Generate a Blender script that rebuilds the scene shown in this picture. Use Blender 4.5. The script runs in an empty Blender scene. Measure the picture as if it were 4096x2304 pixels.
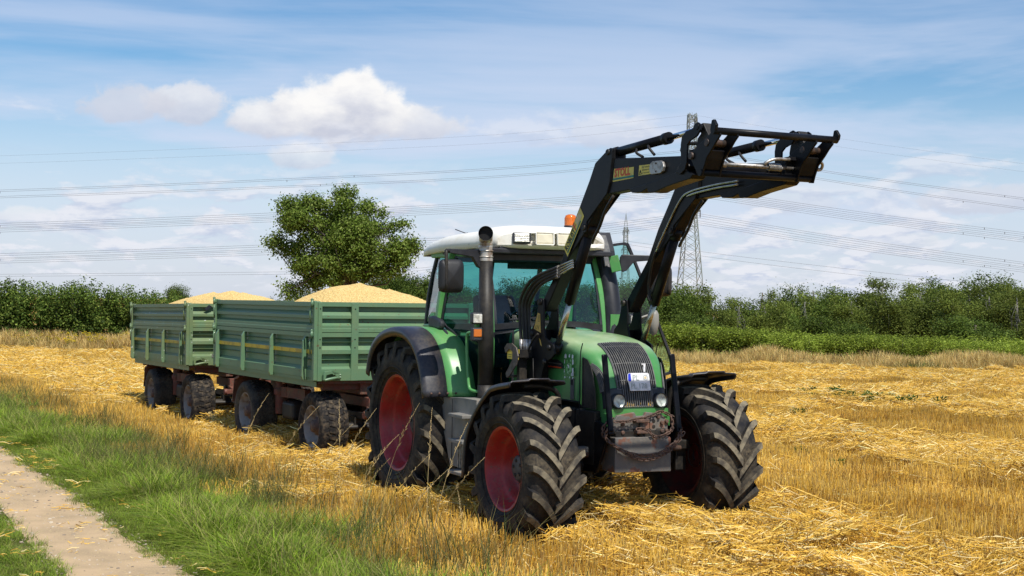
import bpy, math, random
import numpy as np
from mathutils import Vector, Matrix
R = math.radians
rng = np.random.default_rng(7)
random.seed(7)
scene = bpy.context.scene
COL = scene.collection

# ------------------------------------------------------------------ materials
MATS = {}
def nodes_of(m):
    m.use_nodes = True
    nt = m.node_tree
    return nt, nt.nodes, nt.links
def pmat(name, col, rough=.5, metal=0., col2=None, scale=6., lo=.45, hi=.62, bump=0., bscale=60., coat=0., detail=6.,
         col3=None, scale3=40., lo3=.62, hi3=.7, spec=.5, dust=0., dcol=(.40, .31, .18)):
    """principled surface whose colour wanders between col and col2 (wear, dirt), plus small flecks of col3"""
    m = bpy.data.materials.new(name)
    nt, N, L = nodes_of(m)
    b = N['Principled BSDF']
    b.inputs['Roughness'].default_value = rough
    b.inputs['Metallic'].default_value = metal
    b.inputs['Coat Weight'].default_value = coat
    b.inputs['Specular IOR Level'].default_value = spec
    tc = N.new('ShaderNodeTexCoord')
    out = None
    def layer(prev, c, sc, a, z):
        t = N.new('ShaderNodeTexNoise'); t.inputs['Scale'].default_value = sc; t.inputs['Detail'].default_value = detail
        L.new(tc.outputs['Object'], t.inputs['Vector'])
        mr = N.new('ShaderNodeMapRange'); mr.inputs['From Min'].default_value = a; mr.inputs['From Max'].default_value = z
        L.new(t.outputs['Fac'], mr.inputs['Value'])
        mx = N.new('ShaderNodeMix'); mx.data_type = 'RGBA'
        L.new(mr.outputs['Result'], mx.inputs['Factor'])
        if prev is None: mx.inputs['A'].default_value = (*col, 1)
        else: L.new(prev, mx.inputs['A'])
        mx.inputs['B'].default_value = (*c, 1)
        return mx.outputs['Result']
    if col2 is not None: out = layer(out, col2, scale, lo, hi)
    if col3 is not None: out = layer(out, col3, scale3, lo3, hi3)
    if dust > 0:
        mu = N.new('ShaderNodeMath'); mu.operation = 'MULTIPLY'; f = []
        for sc, a, z in ((2.6, .38, .68), (37., .30, .62)):
            t = N.new('ShaderNodeTexNoise'); t.inputs['Scale'].default_value = sc; t.inputs['Detail'].default_value = 8; t.inputs['Roughness'].default_value = .65; L.new(tc.outputs['Object'], t.inputs['Vector']); r_ = N.new('ShaderNodeMapRange'); r_.inputs['From Min'].default_value = a; r_.inputs['From Max'].default_value = z; r_.inputs['To Max'].default_value = dust ** .5; L.new(t.outputs['Fac'], r_.inputs['Value']); f.append(r_.outputs['Result'])
        L.new(f[0], mu.inputs[0]); L.new(f[1], mu.inputs[1]); mx = N.new('ShaderNodeMix'); mx.data_type = 'RGBA'; L.new(mu.outputs[0], mx.inputs['Factor'])
        if out is None: mx.inputs['A'].default_value = (*col, 1)
        else: L.new(out, mx.inputs['A'])
        mx.inputs['B'].default_value = (*dcol, 1); out = mx.outputs['Result']; ro = N.new('ShaderNodeMapRange'); ro.inputs['To Min'].default_value = rough; ro.inputs['To Max'].default_value = min(1, rough + .5); L.new(mu.outputs[0], ro.inputs['Value']); L.new(ro.outputs['Result'], b.inputs['Roughness'])
    if out is None: b.inputs['Base Color'].default_value = (*col, 1)
    else: L.new(out, b.inputs['Base Color'])
    if bump > 0:
        t = N.new('ShaderNodeTexNoise'); t.inputs['Scale'].default_value = bscale; t.inputs['Detail'].default_value = 4
        L.new(tc.outputs['Object'], t.inputs['Vector'])
        bp = N.new('ShaderNodeBump'); bp.inputs['Strength'].default_value = bump; bp.inputs['Distance'].default_value = .01
        L.new(t.outputs['Fac'], bp.inputs['Height']); L.new(bp.outputs['Normal'], b.inputs['Normal'])
    MATS[name] = m
    return m
def attr_mat(name, rough=.6, trans=0., gain=1., rnd=.25, spec=.3, hue=.0):
    """plant material: colour from the mesh's own 'Col' attribute, a little different on every instance"""
    m = bpy.data.materials.new(name)
    nt, N, L = nodes_of(m)
    b = N['Principled BSDF']; b.inputs['Roughness'].default_value = rough
    b.inputs['Specular IOR Level'].default_value = spec
    a = N.new('ShaderNodeAttribute'); a.attribute_name = 'Col'
    oi = N.new('ShaderNodeObjectInfo')
    mr = N.new('ShaderNodeMapRange'); mr.inputs['To Min'].default_value = gain * (1 - rnd); mr.inputs['To Max'].default_value = gain * (1 + rnd)
    L.new(oi.outputs['Random'], mr.inputs['Value'])
    vm = N.new('ShaderNodeVectorMath'); vm.operation = 'SCALE'
    L.new(a.outputs['Color'], vm.inputs[0]); L.new(mr.outputs['Result'], vm.inputs['Scale'])
    L.new(vm.outputs['Vector'], b.inputs['Base Color'])
    if trans > 0:
        t = N.new('ShaderNodeBsdfTranslucent'); L.new(vm.outputs['Vector'], t.inputs['Color'])
        mx = N.new('ShaderNodeMixShader'); mx.inputs[0].default_value = trans
        L.new(b.outputs['BSDF'], mx.inputs[1]); L.new(t.outputs['BSDF'], mx.inputs[2])
        L.new(mx.outputs['Shader'], N['Material Output'].inputs['Surface'])
    MATS[name] = m
    return m
def glass_mat(name, tint, refl=1.0, rough=0.0):
    m = bpy.data.materials.new(name)
    nt, N, L = nodes_of(m)
    N.remove(N['Principled BSDF'])
    t = N.new('ShaderNodeBsdfTransparent'); t.inputs['Color'].default_value = (*tint, 1)
    g = N.new('ShaderNodeBsdfGlossy'); g.inputs['Roughness'].default_value = rough
    ge = N.new('ShaderNodeNewGeometry'); dt = N.new('ShaderNodeVectorMath'); dt.operation = 'DOT_PRODUCT'; L.new(ge.outputs['Normal'], dt.inputs[0]); L.new(ge.outputs['Incoming'], dt.inputs[1])
    ab = N.new('ShaderNodeMath'); ab.operation = 'ABSOLUTE'; L.new(dt.outputs['Value'], ab.inputs[0]); om = N.new('ShaderNodeMath'); om.operation = 'SUBTRACT'; om.inputs[0].default_value = 1; L.new(ab.outputs[0], om.inputs[1])
    pw = N.new('ShaderNodeMath'); pw.operation = 'POWER'; pw.inputs[1].default_value = 5; L.new(om.outputs[0], pw.inputs[0])
    mu = N.new('ShaderNodeMath'); mu.operation = 'MULTIPLY_ADD'; mu.inputs[1].default_value = .9 * refl; mu.inputs[2].default_value = .04 * refl; L.new(pw.outputs[0], mu.inputs[0])
    mx = N.new('ShaderNodeMixShader')
    L.new(mu.outputs[0], mx.inputs[0]); L.new(t.outputs[0], mx.inputs[1]); L.new(g.outputs[0], mx.inputs[2])
    L.new(mx.outputs[0], N['Material Output'].inputs['Surface'])
    MATS[name] = m
    return m

pmat('green_paint', (.075, .295, .078), .36, col2=(.095, .32, .092), scale=3, coat=.12, col3=(.13, .10, .05), scale3=55, lo3=.72, hi3=.76, dust=0.22)
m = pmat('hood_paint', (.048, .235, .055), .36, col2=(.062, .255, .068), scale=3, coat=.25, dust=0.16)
def paler_above(m, z0, z1, c, amount):
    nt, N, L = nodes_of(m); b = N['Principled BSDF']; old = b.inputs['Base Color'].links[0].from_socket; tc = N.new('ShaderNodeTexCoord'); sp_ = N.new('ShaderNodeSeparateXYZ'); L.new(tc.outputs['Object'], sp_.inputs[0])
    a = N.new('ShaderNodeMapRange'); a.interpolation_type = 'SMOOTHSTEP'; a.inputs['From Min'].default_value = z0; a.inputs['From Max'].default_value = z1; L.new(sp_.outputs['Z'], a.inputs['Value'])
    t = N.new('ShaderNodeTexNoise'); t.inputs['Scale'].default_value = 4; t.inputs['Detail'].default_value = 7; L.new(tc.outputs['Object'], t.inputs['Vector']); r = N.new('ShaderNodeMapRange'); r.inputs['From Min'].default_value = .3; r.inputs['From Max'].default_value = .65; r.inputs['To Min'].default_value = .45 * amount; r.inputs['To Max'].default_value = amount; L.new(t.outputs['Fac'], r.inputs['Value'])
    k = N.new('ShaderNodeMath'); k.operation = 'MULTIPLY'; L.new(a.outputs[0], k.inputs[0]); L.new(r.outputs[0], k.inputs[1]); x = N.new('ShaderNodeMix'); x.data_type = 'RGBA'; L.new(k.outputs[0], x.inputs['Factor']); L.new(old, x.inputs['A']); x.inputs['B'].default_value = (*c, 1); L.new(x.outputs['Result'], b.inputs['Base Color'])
paler_above(m, 1.66, 1.80, (.40, .50, .28), .95)  # bonnet colour turns paler towards its top, unevenly
pmat('trailer_green', (.108, .208, .112), .38, col2=(.122, .214, .105), scale=5, lo=.4, hi=.7, col3=(.13, .075, .04), scale3=19, lo3=.66, hi3=.72, coat=.08, dust=0.12)
pmat('trailer_green_worn', (.140, .195, .082), .4, col2=(.125, .208, .105), scale=4, lo=.4, hi=.6, col3=(.46, .50, .44), scale3=15, lo3=.68, hi3=.70, coat=.2, dust=0.20)
pmat('yellow_stripe', (.60, .41, .015), .5, col2=(.40, .27, .02), scale=9)
pmat('black_paint', (.005, .0055, .008), .36, col2=(.009, .009, .010), scale=7, spec=.14, col3=(.07, .05, .035), scale3=60, lo3=.74, hi3=.79, dust=0.02)
pmat('black_metal', (.009, .009, .010), .5, col2=(.020, .018, .016), scale=9, bump=.1, spec=.35, dust=0.1)
pmat('black_plastic', (.014, .0145, .018), .45, col2=(.032, .033, .038), scale=5)
pmat('fender_plastic', (.015, .016, .026), .36, col2=(.024, .026, .036), scale=4, col3=(.08, .075, .07), scale3=30, lo3=.7, hi3=.8, dust=0.16)
pmat('rubber', (.014, .014, .016), .70, col2=(.055, .048, .038), scale=9, lo=.48, hi=.76, bump=.15, bscale=120, spec=.18, dust=0.26)
pmat('worn_rubber', (.215, .182, .122), .85, col2=(.080, .070, .055), scale=16, lo=.40, hi=.64, bump=.3, bscale=90, spec=.2)
pmat('muddy_rubber', (.020, .018, .017), .85, col2=(.120, .092, .060), scale=18, lo=.46, hi=.74, bump=.35, bscale=50, spec=.2)
pmat('trailer_rubber', (.018, .018, .020), .75, col2=(.05, .043, .036), scale=8, bump=.2, spec=.25, dust=0.34)
pmat('red_rim', (.40, .013, .018), .40, col2=(.27, .011, .014), scale=4, col3=(.14, .07, .045), scale3=22, lo3=.60, hi3=.74, dust=0.24)
pmat('shaded_rim', (.10, .010, .009), .7, col2=(.05, .02, .015), scale=8)  # rim red darkened to paint in the shade on the wheel's inner side
pmat('grey_rim', (.27, .26, .245), .75, col2=(.20, .18, .155), scale=8, col3=(.14, .085, .05), scale3=9, lo3=.52, hi3=.64, dust=0.3)
pmat('hub_grey', (.07, .07, .068), .6, col2=(.12, .11, .09), scale=12)
pmat('chassis_red', (.145, .032, .022), .6, col2=(.10, .035, .022), scale=7, col3=(.07, .05, .035), scale3=18, lo3=.55, hi3=.7, dust=0.3)
pmat('roof_white', (.86, .84, .76), .42, col2=(.76, .72, .60), scale=4, lo=.5, hi=.75, col3=(.55, .47, .33), scale3=9, lo3=.66, hi3=.8, dust=0.22)
pmat('cover_cream', (.80, .74, .56), .45, col2=(.72, .66, .5), scale=10)
pmat('chrome', (.78, .78, .80), .08, metal=1.)
pmat('rod_steel', (.50, .49, .42), .22, metal=.9, col2=(.36, .33, .22), scale=10)
pmat('bright_steel', (.40, .39, .37), .42, metal=.7, col2=(.24, .21, .18), scale=30)
pmat('grey_iron', (.115, .108, .10), .55, col2=(.16, .15, .135), scale=9, col3=(.17, .075, .05), scale3=9, lo3=.55, hi3=.60, bump=.1, dust=0.25)
pmat('grey_panel', (.17, .17, .165), .5, col2=(.25, .24, .22), scale=5, col3=(.30, .17, .08), scale3=8, lo3=.60, hi3=.75, dust=0.4)
pmat('worn_iron', (.035, .028, .025), .5, metal=.3, col2=(.09, .055, .04), scale=20)
pmat('handle_iron', (.16, .135, .115), .55, metal=.3, col2=(.10, .08, .065), scale=20)
pmat('rust', (.125, .068, .045), .7, col2=(.070, .045, .035), scale=25, col3=(.24, .17, .12), scale3=40, lo3=.62, hi3=.72, bump=.3)
pmat('exhaust_tip', (.52, .48, .42), .4, metal=.5, col2=(.28, .19, .13), scale=11, lo=.48, hi=.62)
pmat('grille_grey', (.10, .10, .10), .45, col2=(.16, .155, .14), scale=20)
pmat('dark_void', (.006, .006, .007), .8)
pmat('seat_cloth', (.02, .024, .03), .8, col2=(.035, .04, .05), scale=20)
pmat('cab_grey', (.07, .08, .085), .6, col2=(.09, .1, .1), scale=5)
pmat('cab_beige', (.45, .45, .38), .5)
pmat('decal_yellow', (.80, .62, .09), .5, col2=(.62, .50, .12), scale=10)
pmat('decal_gold', (.62, .40, .08), .5, col2=(.55, .36, .1), scale=20)
pmat('decal_red', (.62, .07, .015), .5)
pmat('decal_teal', (.012, .16, .13), .5)
pmat('decal_ink', (.012, .02, .02), .6)
pmat('decal_pale', (.62, .50, .27), .6, col2=(.7, .6, .36), scale=20)
pmat('white_mark', (.78, .78, .78), .5, col2=(.6, .6, .6), scale=20)
pmat('plate_blue', (.02, .04, .50), .4)
pmat('plate_grey', (.36, .40, .37), .5)
pmat('mirror_shell', (.014, .014, .015), .5, bump=.25, bscale=250)
pmat('pylon_steel', (.26, .31, .295), .55, metal=.2, col2=(.34, .37, .36), scale=.3)
pmat('insulator', (.10, .09, .085), .35)
pmat('cable', (.09, .09, .095), .6)
pmat('bark', (.12, .095, .07), .9, col2=(.06, .05, .04), scale=5, bump=.6, bscale=14)
pmat('pale_bark', (.15, .145, .12), .8, col2=(.10, .09, .08), scale=3, lo=.55, hi=.6)
pmat('cream_mirror', (.26, .25, .215), .45)
glass_mat('cab_glass', (.40, .74, .72), 1.5)
glass_mat('door_glass', (.20, .56, .50), 1.1)
glass_mat('lamp_glass', (.85, .9, .9), 1.2)
# amber lens
m = pmat('amber', (.90, .22, .01), .18, coat=.5); m.node_tree.nodes['Principled BSDF'].inputs['Transmission Weight'].default_value = .35
pmat('lamp_silver', (.80, .78, .70), .25, metal=.15, col2=(.5, .48, .42), scale=30, bump=.3, bscale=60)
attr_mat('straw', .6, .12, 1.0, .12, .10)
attr_mat('stubble_straw', .6, .10, 1.0, .14, .10)
attr_mat('grass_blade', .55, .35, 1.0, .30, .16)
attr_mat('dry_blade', .7, .25, 1.0, .38, .2)
attr_mat('leaf', .55, .32, 1.22, .26, .12)

# ------------------------------------------------------------------ mesh builder
class MB:
    def __init__(s): s.v = []; s.f = []; s.m = []; s.sm = []
    def add(s, verts, faces, mi=0, smooth=False):
        o = len(s.v); s.v += [tuple(map(float, p)) for p in verts]
        for f in faces: s.f.append([i + o for i in f]); s.m.append(mi); s.sm.append(smooth)
        return s
    def box(s, c, size, mi=0, rot=None):
        hx, hy, hz = size[0] / 2, size[1] / 2, size[2] / 2
        P = [Vector((x, y, z)) for x in (-hx, hx) for y in (-hy, hy) for z in (-hz, hz)]
        if rot is not None: P = [rot @ p for p in P]
        P = [p + Vector(c) for p in P]
        return s.add(P, [(0, 1, 3, 2), (4, 6, 7, 5), (0, 4, 5, 1), (2, 3, 7, 6), (0, 2, 6, 4), (1, 5, 7, 3)], mi)
    def bar(s, a, b, w, h, mi=0, up=(0, 0, 1)):
        a, b = Vector(a), Vector(b); d = (b - a); ln = d.length; d.normalize()
        u = Vector(up); side = d.cross(u)
        if side.length < 1e-4: side = d.cross(Vector((1, 0, 0)))
        side.normalize(); u = side.cross(d)
        P = []
        for p in (a, b):
            for i, j in ((-1, -1), (1, -1), (1, 1), (-1, 1)): P.append(p + side * (i * w / 2) + u * (j * h / 2))
        return s.add(P, [(3, 2, 1, 0), (4, 5, 6, 7), (0, 1, 5, 4), (1, 2, 6, 5), (2, 3, 7, 6), (3, 0, 4, 7)], mi)
    def rail(s, pts, w, h, mi=0, up=(0, 0, 1), closed=False):
        """one unbroken rectangular section run along a path"""
        P = [Vector(p) for p in pts]; n = len(P); R_ = []; up = Vector(up)
        for i, p in enumerate(P):
            a = P[(i - 1) % n] if (closed or i > 0) else p; b = P[(i + 1) % n] if (closed or i < n - 1) else p
            d0 = (p - a).normalized() if (p - a).length > 1e-6 else (b - p).normalized(); d1 = (b - p).normalized() if (b - p).length > 1e-6 else d0
            d = (d0 + d1).normalized(); k = 1 / max(.5, d.dot(d0)); sd = d.cross(up).normalized(); u = sd.cross(d).normalized()
            R_.append([p + sd * (x * w / 2 * k) + u * (y * h / 2) for x, y in ((-1, -1), (1, -1), (1, 1), (-1, 1))])
        V = [q for r in R_ for q in r]; m = n if closed else n - 1
        F = [(i * 4 + j, ((i + 1) % n) * 4 + j, ((i + 1) % n) * 4 + (j + 1) % 4, i * 4 + (j + 1) % 4) for i in range(m) for j in range(4)]
        if not closed: F += [(3, 2, 1, 0), tuple((n - 1) * 4 + j for j in range(4))]
        return s.add(V, F, mi)
    def prism(s, poly, y0, y1, mi=0, axis=1):
        """polygon given in the plane normal to axis, extruded between y0 and y1"""
        n = len(poly)
        def pt(a, b, y): return (a, y, b) if axis == 1 else ((y, a, b) if axis == 0 else (a, b, y))
        V = [pt(a, b, y0) for a, b in poly] + [pt(a, b, y1) for a, b in poly]
        F = [tuple(range(n)), tuple(range(2 * n - 1, n - 1, -1))]
        F += [(i, i + n, (i + 1) % n + n, (i + 1) % n) for i in range(n)]
        return s.add(V, F, mi)
    def tube(s, pts, r, seg=10, mi=0, cap=True, smooth=True, flat=None):
        P = [Vector(p) for p in pts]; n = len(P)
        rad = r if isinstance(r, (list, tuple)) else [r] * n
        T = []
        for i in range(n):
            d = (P[min(i + 1, n - 1)] - P[max(i - 1, 0)]); d.normalize(); T.append(d)
        u = T[0].cross(Vector((0, 0, 1)))
        if u.length < .05: u = T[0].cross(Vector((1, 0, 0)))
        u.normalize(); V = []
        for i in range(n):
            u = (u - T[i] * u.dot(T[i])); u.normalize(); w = T[i].cross(u)
            for k in range(seg):
                a = 2 * math.pi * k / seg
                V.append(P[i] + (u * math.cos(a) + w * math.sin(a)) * rad[i])
        F = [(i * seg + k, i * seg + (k + 1) % seg, (i + 1) * seg + (k + 1) % seg, (i + 1) * seg + k) for i in range(n - 1) for k in range(seg)]
        s.add(V, F, mi, smooth)
        if cap:
            o = len(s.v) - len(V)
            s.f.append([o + k for k in range(seg - 1, -1, -1)]); s.m.append(mi); s.sm.append(False)
            s.f.append([o + (n - 1) * seg + k for k in range(seg)]); s.m.append(mi); s.sm.append(False)
        return s
    def lathe(s, prof, c, axis='y', seg=32, mi=0, smooth=True, mis=None):
        """profile [(radius, along)] turned round an axis through c"""
        n = len(prof); V = []
        for r, t in prof:
            for k in range(seg):
                a = 2 * math.pi * k / seg; p, q = r * math.cos(a), r * math.sin(a)
                V.append((c[0] + p, c[1] + t, c[2] + q) if axis == 'y' else ((c[0] + t, c[1] + p, c[2] + q) if axis == 'x' else (c[0] + p, c[1] + q, c[2] + t)))
        o = len(s.v); s.v += V
        for i in range(n - 1):
            for k in range(seg):
                s.f.append([o + i * seg + k, o + i * seg + (k + 1) % seg, o + (i + 1) * seg + (k + 1) % seg, o + (i + 1) * seg + k])
                s.m.append(mis[i] if mis else mi); s.sm.append(smooth)
        return s
    def grid(s, G, mi=0, smooth=True, closed=False):
        nu, nv = len(G), len(G[0]); V = [p for row in G for p in row]
        F = [(i * nv + j, i * nv + (j + 1) % nv, (i + 1) * nv + (j + 1) % nv, (i + 1) * nv + j) for i in range(nu - 1) for j in range(nv if closed else nv - 1)]
        return s.add(V, F, mi, smooth)
    def text(s, body, size, origin, ux, uy, mi=0, bold=.0, shear=0., sx=1.):
        """lettering laid on the plane spanned by ux (reading direction) and uy (up)"""
        cu = bpy.data.curves.new('t', 'FONT'); cu.body = body; cu.size = size; cu.resolution_u = 2; cu.offset = bold; cu.shear = shear
        ob = bpy.data.objects.new('t', cu); COL.objects.link(ob)
        dg = bpy.context.evaluated_depsgraph_get(); me = bpy.data.meshes.new_from_object(ob.evaluated_get(dg))
        O, ux, uy = Vector(origin), Vector(ux).normalized(), Vector(uy).normalized()
        V = [O + ux * (p.co.x * sx) + uy * p.co.y for p in me.vertices]
        s.add(V, [tuple(f.vertices) for f in me.polygons], mi)
        bpy.data.objects.remove(ob); bpy.data.meshes.remove(me); bpy.data.curves.remove(cu)
        return s
    def build(s, name, mats, parent=None, bevel=0., seg=2, solid=0., label=None):
        me = bpy.data.meshes.new(name); me.from_pydata(s.v, [], s.f)
        mats = mats if isinstance(mats, (list, tuple)) else [mats]
        for x in mats: me.materials.append(MATS[x])
        me.polygons.foreach_set('material_index', s.m); me.polygons.foreach_set('use_smooth', s.sm); me.update()
        o = bpy.data.objects.new(name, me); COL.objects.link(o)
        if parent is not None: o.parent = parent
        if label: o['label'] = label
        if solid:
            md = o.modifiers.new('solid', 'SOLIDIFY'); md.thickness = solid; md.offset = 0
        if bevel:
            md = o.modifiers.new('bevel', 'BEVEL'); md.width = bevel; md.segments = seg; md.limit_method = 'ANGLE'; md.angle_limit = R(40)
            md.harden_normals = False
        return o
def np_mesh(name, V, F, mat, col=None, smooth=False, link=True, parent=None, mats=None, mi=None):
    """mesh from numpy arrays: V (n,3), F (m,3|4), per-vertex colours"""
    me = bpy.data.meshes.new(name); V = np.asarray(V, np.float32); F = np.asarray(F, np.int32); k = F.shape[1]
    me.vertices.add(len(V)); me.vertices.foreach_set('co', V.ravel())
    me.loops.add(F.size); me.loops.foreach_set('vertex_index', F.ravel())
    me.polygons.add(len(F)); me.polygons.foreach_set('loop_start', np.arange(0, F.size, k, dtype=np.int32))
    me.polygons.foreach_set('use_smooth', np.full(len(F), smooth))
    for x in (mats or [mat]): me.materials.append(MATS[x])
    if mi is not None: me.polygons.foreach_set('material_index', np.asarray(mi, np.int32))
    if col is not None:
        ca = me.color_attributes.new('Col', 'FLOAT_COLOR', 'POINT')
        c4 = np.ones((len(V), 4), np.float32); c4[:, :3] = col; ca.data.foreach_set('color', c4.ravel())
    me.update(calc_edges=True); me.validate()
    o = bpy.data.objects.new(name, me)
    if link: COL.objects.link(o)
    if parent is not None: o.parent = parent
    return o
def tag(o, label=None, cat=None, group=None, kind=None):
    if label: o['label'] = label
    if cat: o['category'] = cat
    if group: o['group'] = group
    if kind: o['kind'] = kind
    return o
def empty(name, loc, rot=(0, 0, 0), parent=None):
    o = bpy.data.objects.new(name, None); COL.objects.link(o); o.location = loc; o.rotation_euler = rot; o.empty_display_size = .2
    if parent is not None: o.parent = parent
    return o
def copy_tree(o, parent=None):
    c = o.copy(); COL.objects.link(c)
    if parent is not None: c.parent = parent
    for ch in list(o.children): copy_tree(ch, c)
    return c
def smooth_path(pts, n=6):
    """Catmull-Rom through the points"""
    P = [np.array(p, float) for p in pts]; P = [2 * P[0] - P[1]] + P + [2 * P[-1] - P[-2]]; out = []
    for i in range(1, len(P) - 2):
        for t in np.linspace(0, 1, n, endpoint=False):
            a, b, c, d = P[i - 1:i + 3]
            out.append(.5 * ((2 * b) + (-a + c) * t + (2 * a - 5 * b + 4 * c - d) * t * t + (-a + 3 * b - 3 * c + d) * t ** 3))
    out.append(P[-2]); return out

# ------------------------------------------------------------------ camera, sun, sky
HC = 2.17
cam_d = bpy.data.cameras.new('camera'); cam = bpy.data.objects.new('camera', cam_d); COL.objects.link(cam)
cam_d.sensor_width = 36; cam_d.lens = 47.52; cam_d.clip_end = 4000; cam_d.clip_start = .1
cam.matrix_world = Matrix.Translation((0, 0, HC)) @ Matrix.Rotation(math.pi / 2 + math.atan(32.5 / 3400), 4, 'X') @ Matrix.Rotation(.0145, 4, 'Z')
scene.camera = cam
SUN_EL = R(56)
sun_h = Vector((-.446, .895)).normalized()            # the way the light travels over the ground
sd = bpy.data.lights.new('sun', 'SUN'); sd.energy = 4.7; sd.angle = R(.5); sd.color = (1, .955, .88)
sun = bpy.data.objects.new('sun', sd); COL.objects.link(sun)
sun.rotation_euler = Vector((sun_h.x * math.cos(SUN_EL), sun_h.y * math.cos(SUN_EL), -math.sin(SUN_EL))).to_track_quat('-Z', 'Y').to_euler()
scene.view_settings.view_transform = 'Standard'; scene.view_settings.look = 'None'; scene.view_settings.exposure = .12; scene.view_settings.gamma = 1

def build_sky():
    w = bpy.data.worlds.new('World'); scene.world = w; w.use_nodes = True
    nt = w.node_tree; N, L = nt.nodes, nt.links
    bg = N['Background']; bg.inputs['Strength'].default_value = .092
    sky = N.new('ShaderNodeTexSky'); sky.sky_type = 'NISHITA'; sky.sun_disc = False
    sky.sun_elevation = SUN_EL; sky.sun_rotation = math.atan2(-sun_h.x, -sun_h.y)
    sky.altitude = 100; sky.air_density = 1.0; sky.dust_density = .6; sky.ozone_density = 2.0
    tc = N.new('ShaderNodeTexCoord'); sep = N.new('ShaderNodeSeparateXYZ'); L.new(tc.outputs['Generated'], sep.inputs[0])
    def M(op, a, b=None, c=None):
        n = N.new('ShaderNodeMath'); n.operation = op
        for i, x in enumerate((a, b, c)):
            if x is None: continue
            if isinstance(x, (int, float)): n.inputs[i].default_value = x
            else: L.new(x, n.inputs[i])
        return n.outputs[0]
    def rng_(v, a, b, c=0., d=1., smooth=True):
        n = N.new('ShaderNodeMapRange'); n.interpolation_type = 'SMOOTHSTEP' if smooth else 'LINEAR'
        L.new(v, n.inputs['Value'])
        for k, x in zip(('From Min', 'From Max', 'To Min', 'To Max'), (a, b, c, d)): n.inputs[k].default_value = x
        return n.outputs['Result']
    def noise(vec, sc, det=6., rough=.55, dist=0.):
        n = N.new('ShaderNodeTexNoise'); n.inputs['Scale'].default_value = sc; n.inputs['Detail'].default_value = det
        n.inputs['Roughness'].default_value = rough; n.inputs['Distortion'].default_value = dist; L.new(vec, n.inputs['Vector']); return n.outputs['Fac']
    def comb(x, y, z):
        n = N.new('ShaderNodeCombineXYZ')
        for i, q in enumerate((x, y, z)):
            if isinstance(q, (int, float)): n.inputs[i].default_value = q
            else: L.new(q, n.inputs[i])
        return n.outputs[0]
    def mix(f, a, b):
        n = N.new('ShaderNodeMix'); n.data_type = 'RGBA'
        if isinstance(f, (int, float)): n.inputs['Factor'].default_value = f
        else: L.new(f, n.inputs['Factor'])
        for k, q in (('A', a), ('B', b)):
            if isinstance(q, tuple): n.inputs[k].default_value = (*q, 1)
            else: L.new(q, n.inputs[k])
        return n.outputs['Result']
    X, Y, Z = sep.outputs
    az = M('MULTIPLY', M('ARCTAN2', X, Y), 57.2958)      # degrees to the right of north
    el = M('MULTIPLY', M('ARCSINE', Z), 57.2958)         # degrees above the horizon
    base = sky.outputs[0]
    g = N.new('ShaderNodeHueSaturation'); g.inputs['Saturation'].default_value = SKY['sat']; g.inputs['Value'].default_value = SKY['val']
    L.new(base, g.inputs['Color']); base = g.outputs[0]
    # high thin veil: streaks on a flat layer seen at a grazing angle
    zc = M('MAXIMUM', Z, .03)
    px_, py_ = M('DIVIDE', X, M('ADD', zc, .06)), M('DIVIDE', Y, M('ADD', zc, .06))
    veil_v = comb(M('MULTIPLY', px_, .55), M('MULTIPLY', py_, 1.0), 3.1)
    v1 = noise(veil_v, .62, 7, .6, .6)
    v2 = noise(comb(M('MULTIPLY', az, .05), M('MULTIPLY', el, .32), 1.7), 1.0, 5, .55, .5)
    veil = M('MULTIPLY', rng_(M('ADD', M('MULTIPLY', v1, .45), M('MULTIPLY', v2, .55)), .38, .62), rng_(el, 14.0, 6.5, .50, 1.0))
    low = rng_(el, 10.5, 2.0, 0, .92)
    c = mix(M('MULTIPLY', M('MAXIMUM', veil, low), SKY['veil']), base, SKY['veilcol'])
    # cumulus: soft ellipses with ragged, billowing edges and flatter feet
    nv = comb(M('MULTIPLY', az, 1.0), M('MULTIPLY', el, 1.25), 0.0)
    n1 = noise(nv, .85, 9, .60, .25); n2 = noise(nv, .32, 4, .5)
    sh = noise(comb(M('MULTIPLY', az, .9), M('MULTIPLY', el, 1.5), 7.0), .8, 6, .55)
    pp = []
    D = .01685
    # centre (degrees), half widths, foot softness, brightness, opacity
    for (x, y, rx, ry, br, op, rag) in CLOUDS:
        u0, v0 = (x - 1288) * D, (757 - y) * D
        a, b = rx * D, ry * D
        du = M('DIVIDE', M('SUBTRACT', az, u0), a); dv = M('DIVIDE', M('SUBTRACT', el, v0), b)
        dvn = M('MULTIPLY', M('MINIMUM', dv, 0), 1.45)            # feet flatter than heads
        dvv = M('ADD', M('MAXIMUM', dv, 0), dvn)
        r = M('SQRT', M('ADD', M('MULTIPLY', du, du), M('MULTIPLY', dvv, dvv)))
        e = M('ADD', M('SUBTRACT', 1.0, r), M('MULTIPLY', M('SUBTRACT', M('ADD', M('MULTIPLY', n1, .7), M('MULTIPLY', n2, .3)), .5), rag))
        cov = M('MULTIPLY', rng_(e, -.02, .34), op)
        lit = M('ADD', M('MULTIPLY', rng_(dv, -.75, .55), .8), M('MULTIPLY', M('SUBTRACT', sh, .5), 1.3))
        lit = rng_(M('MULTIPLY', lit, br), .0, 1.0, smooth=False)
        colr = mix(lit, SKY['cgrey'], SKY['cwhite'])
        c = mix(cov, c, colr)
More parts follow.
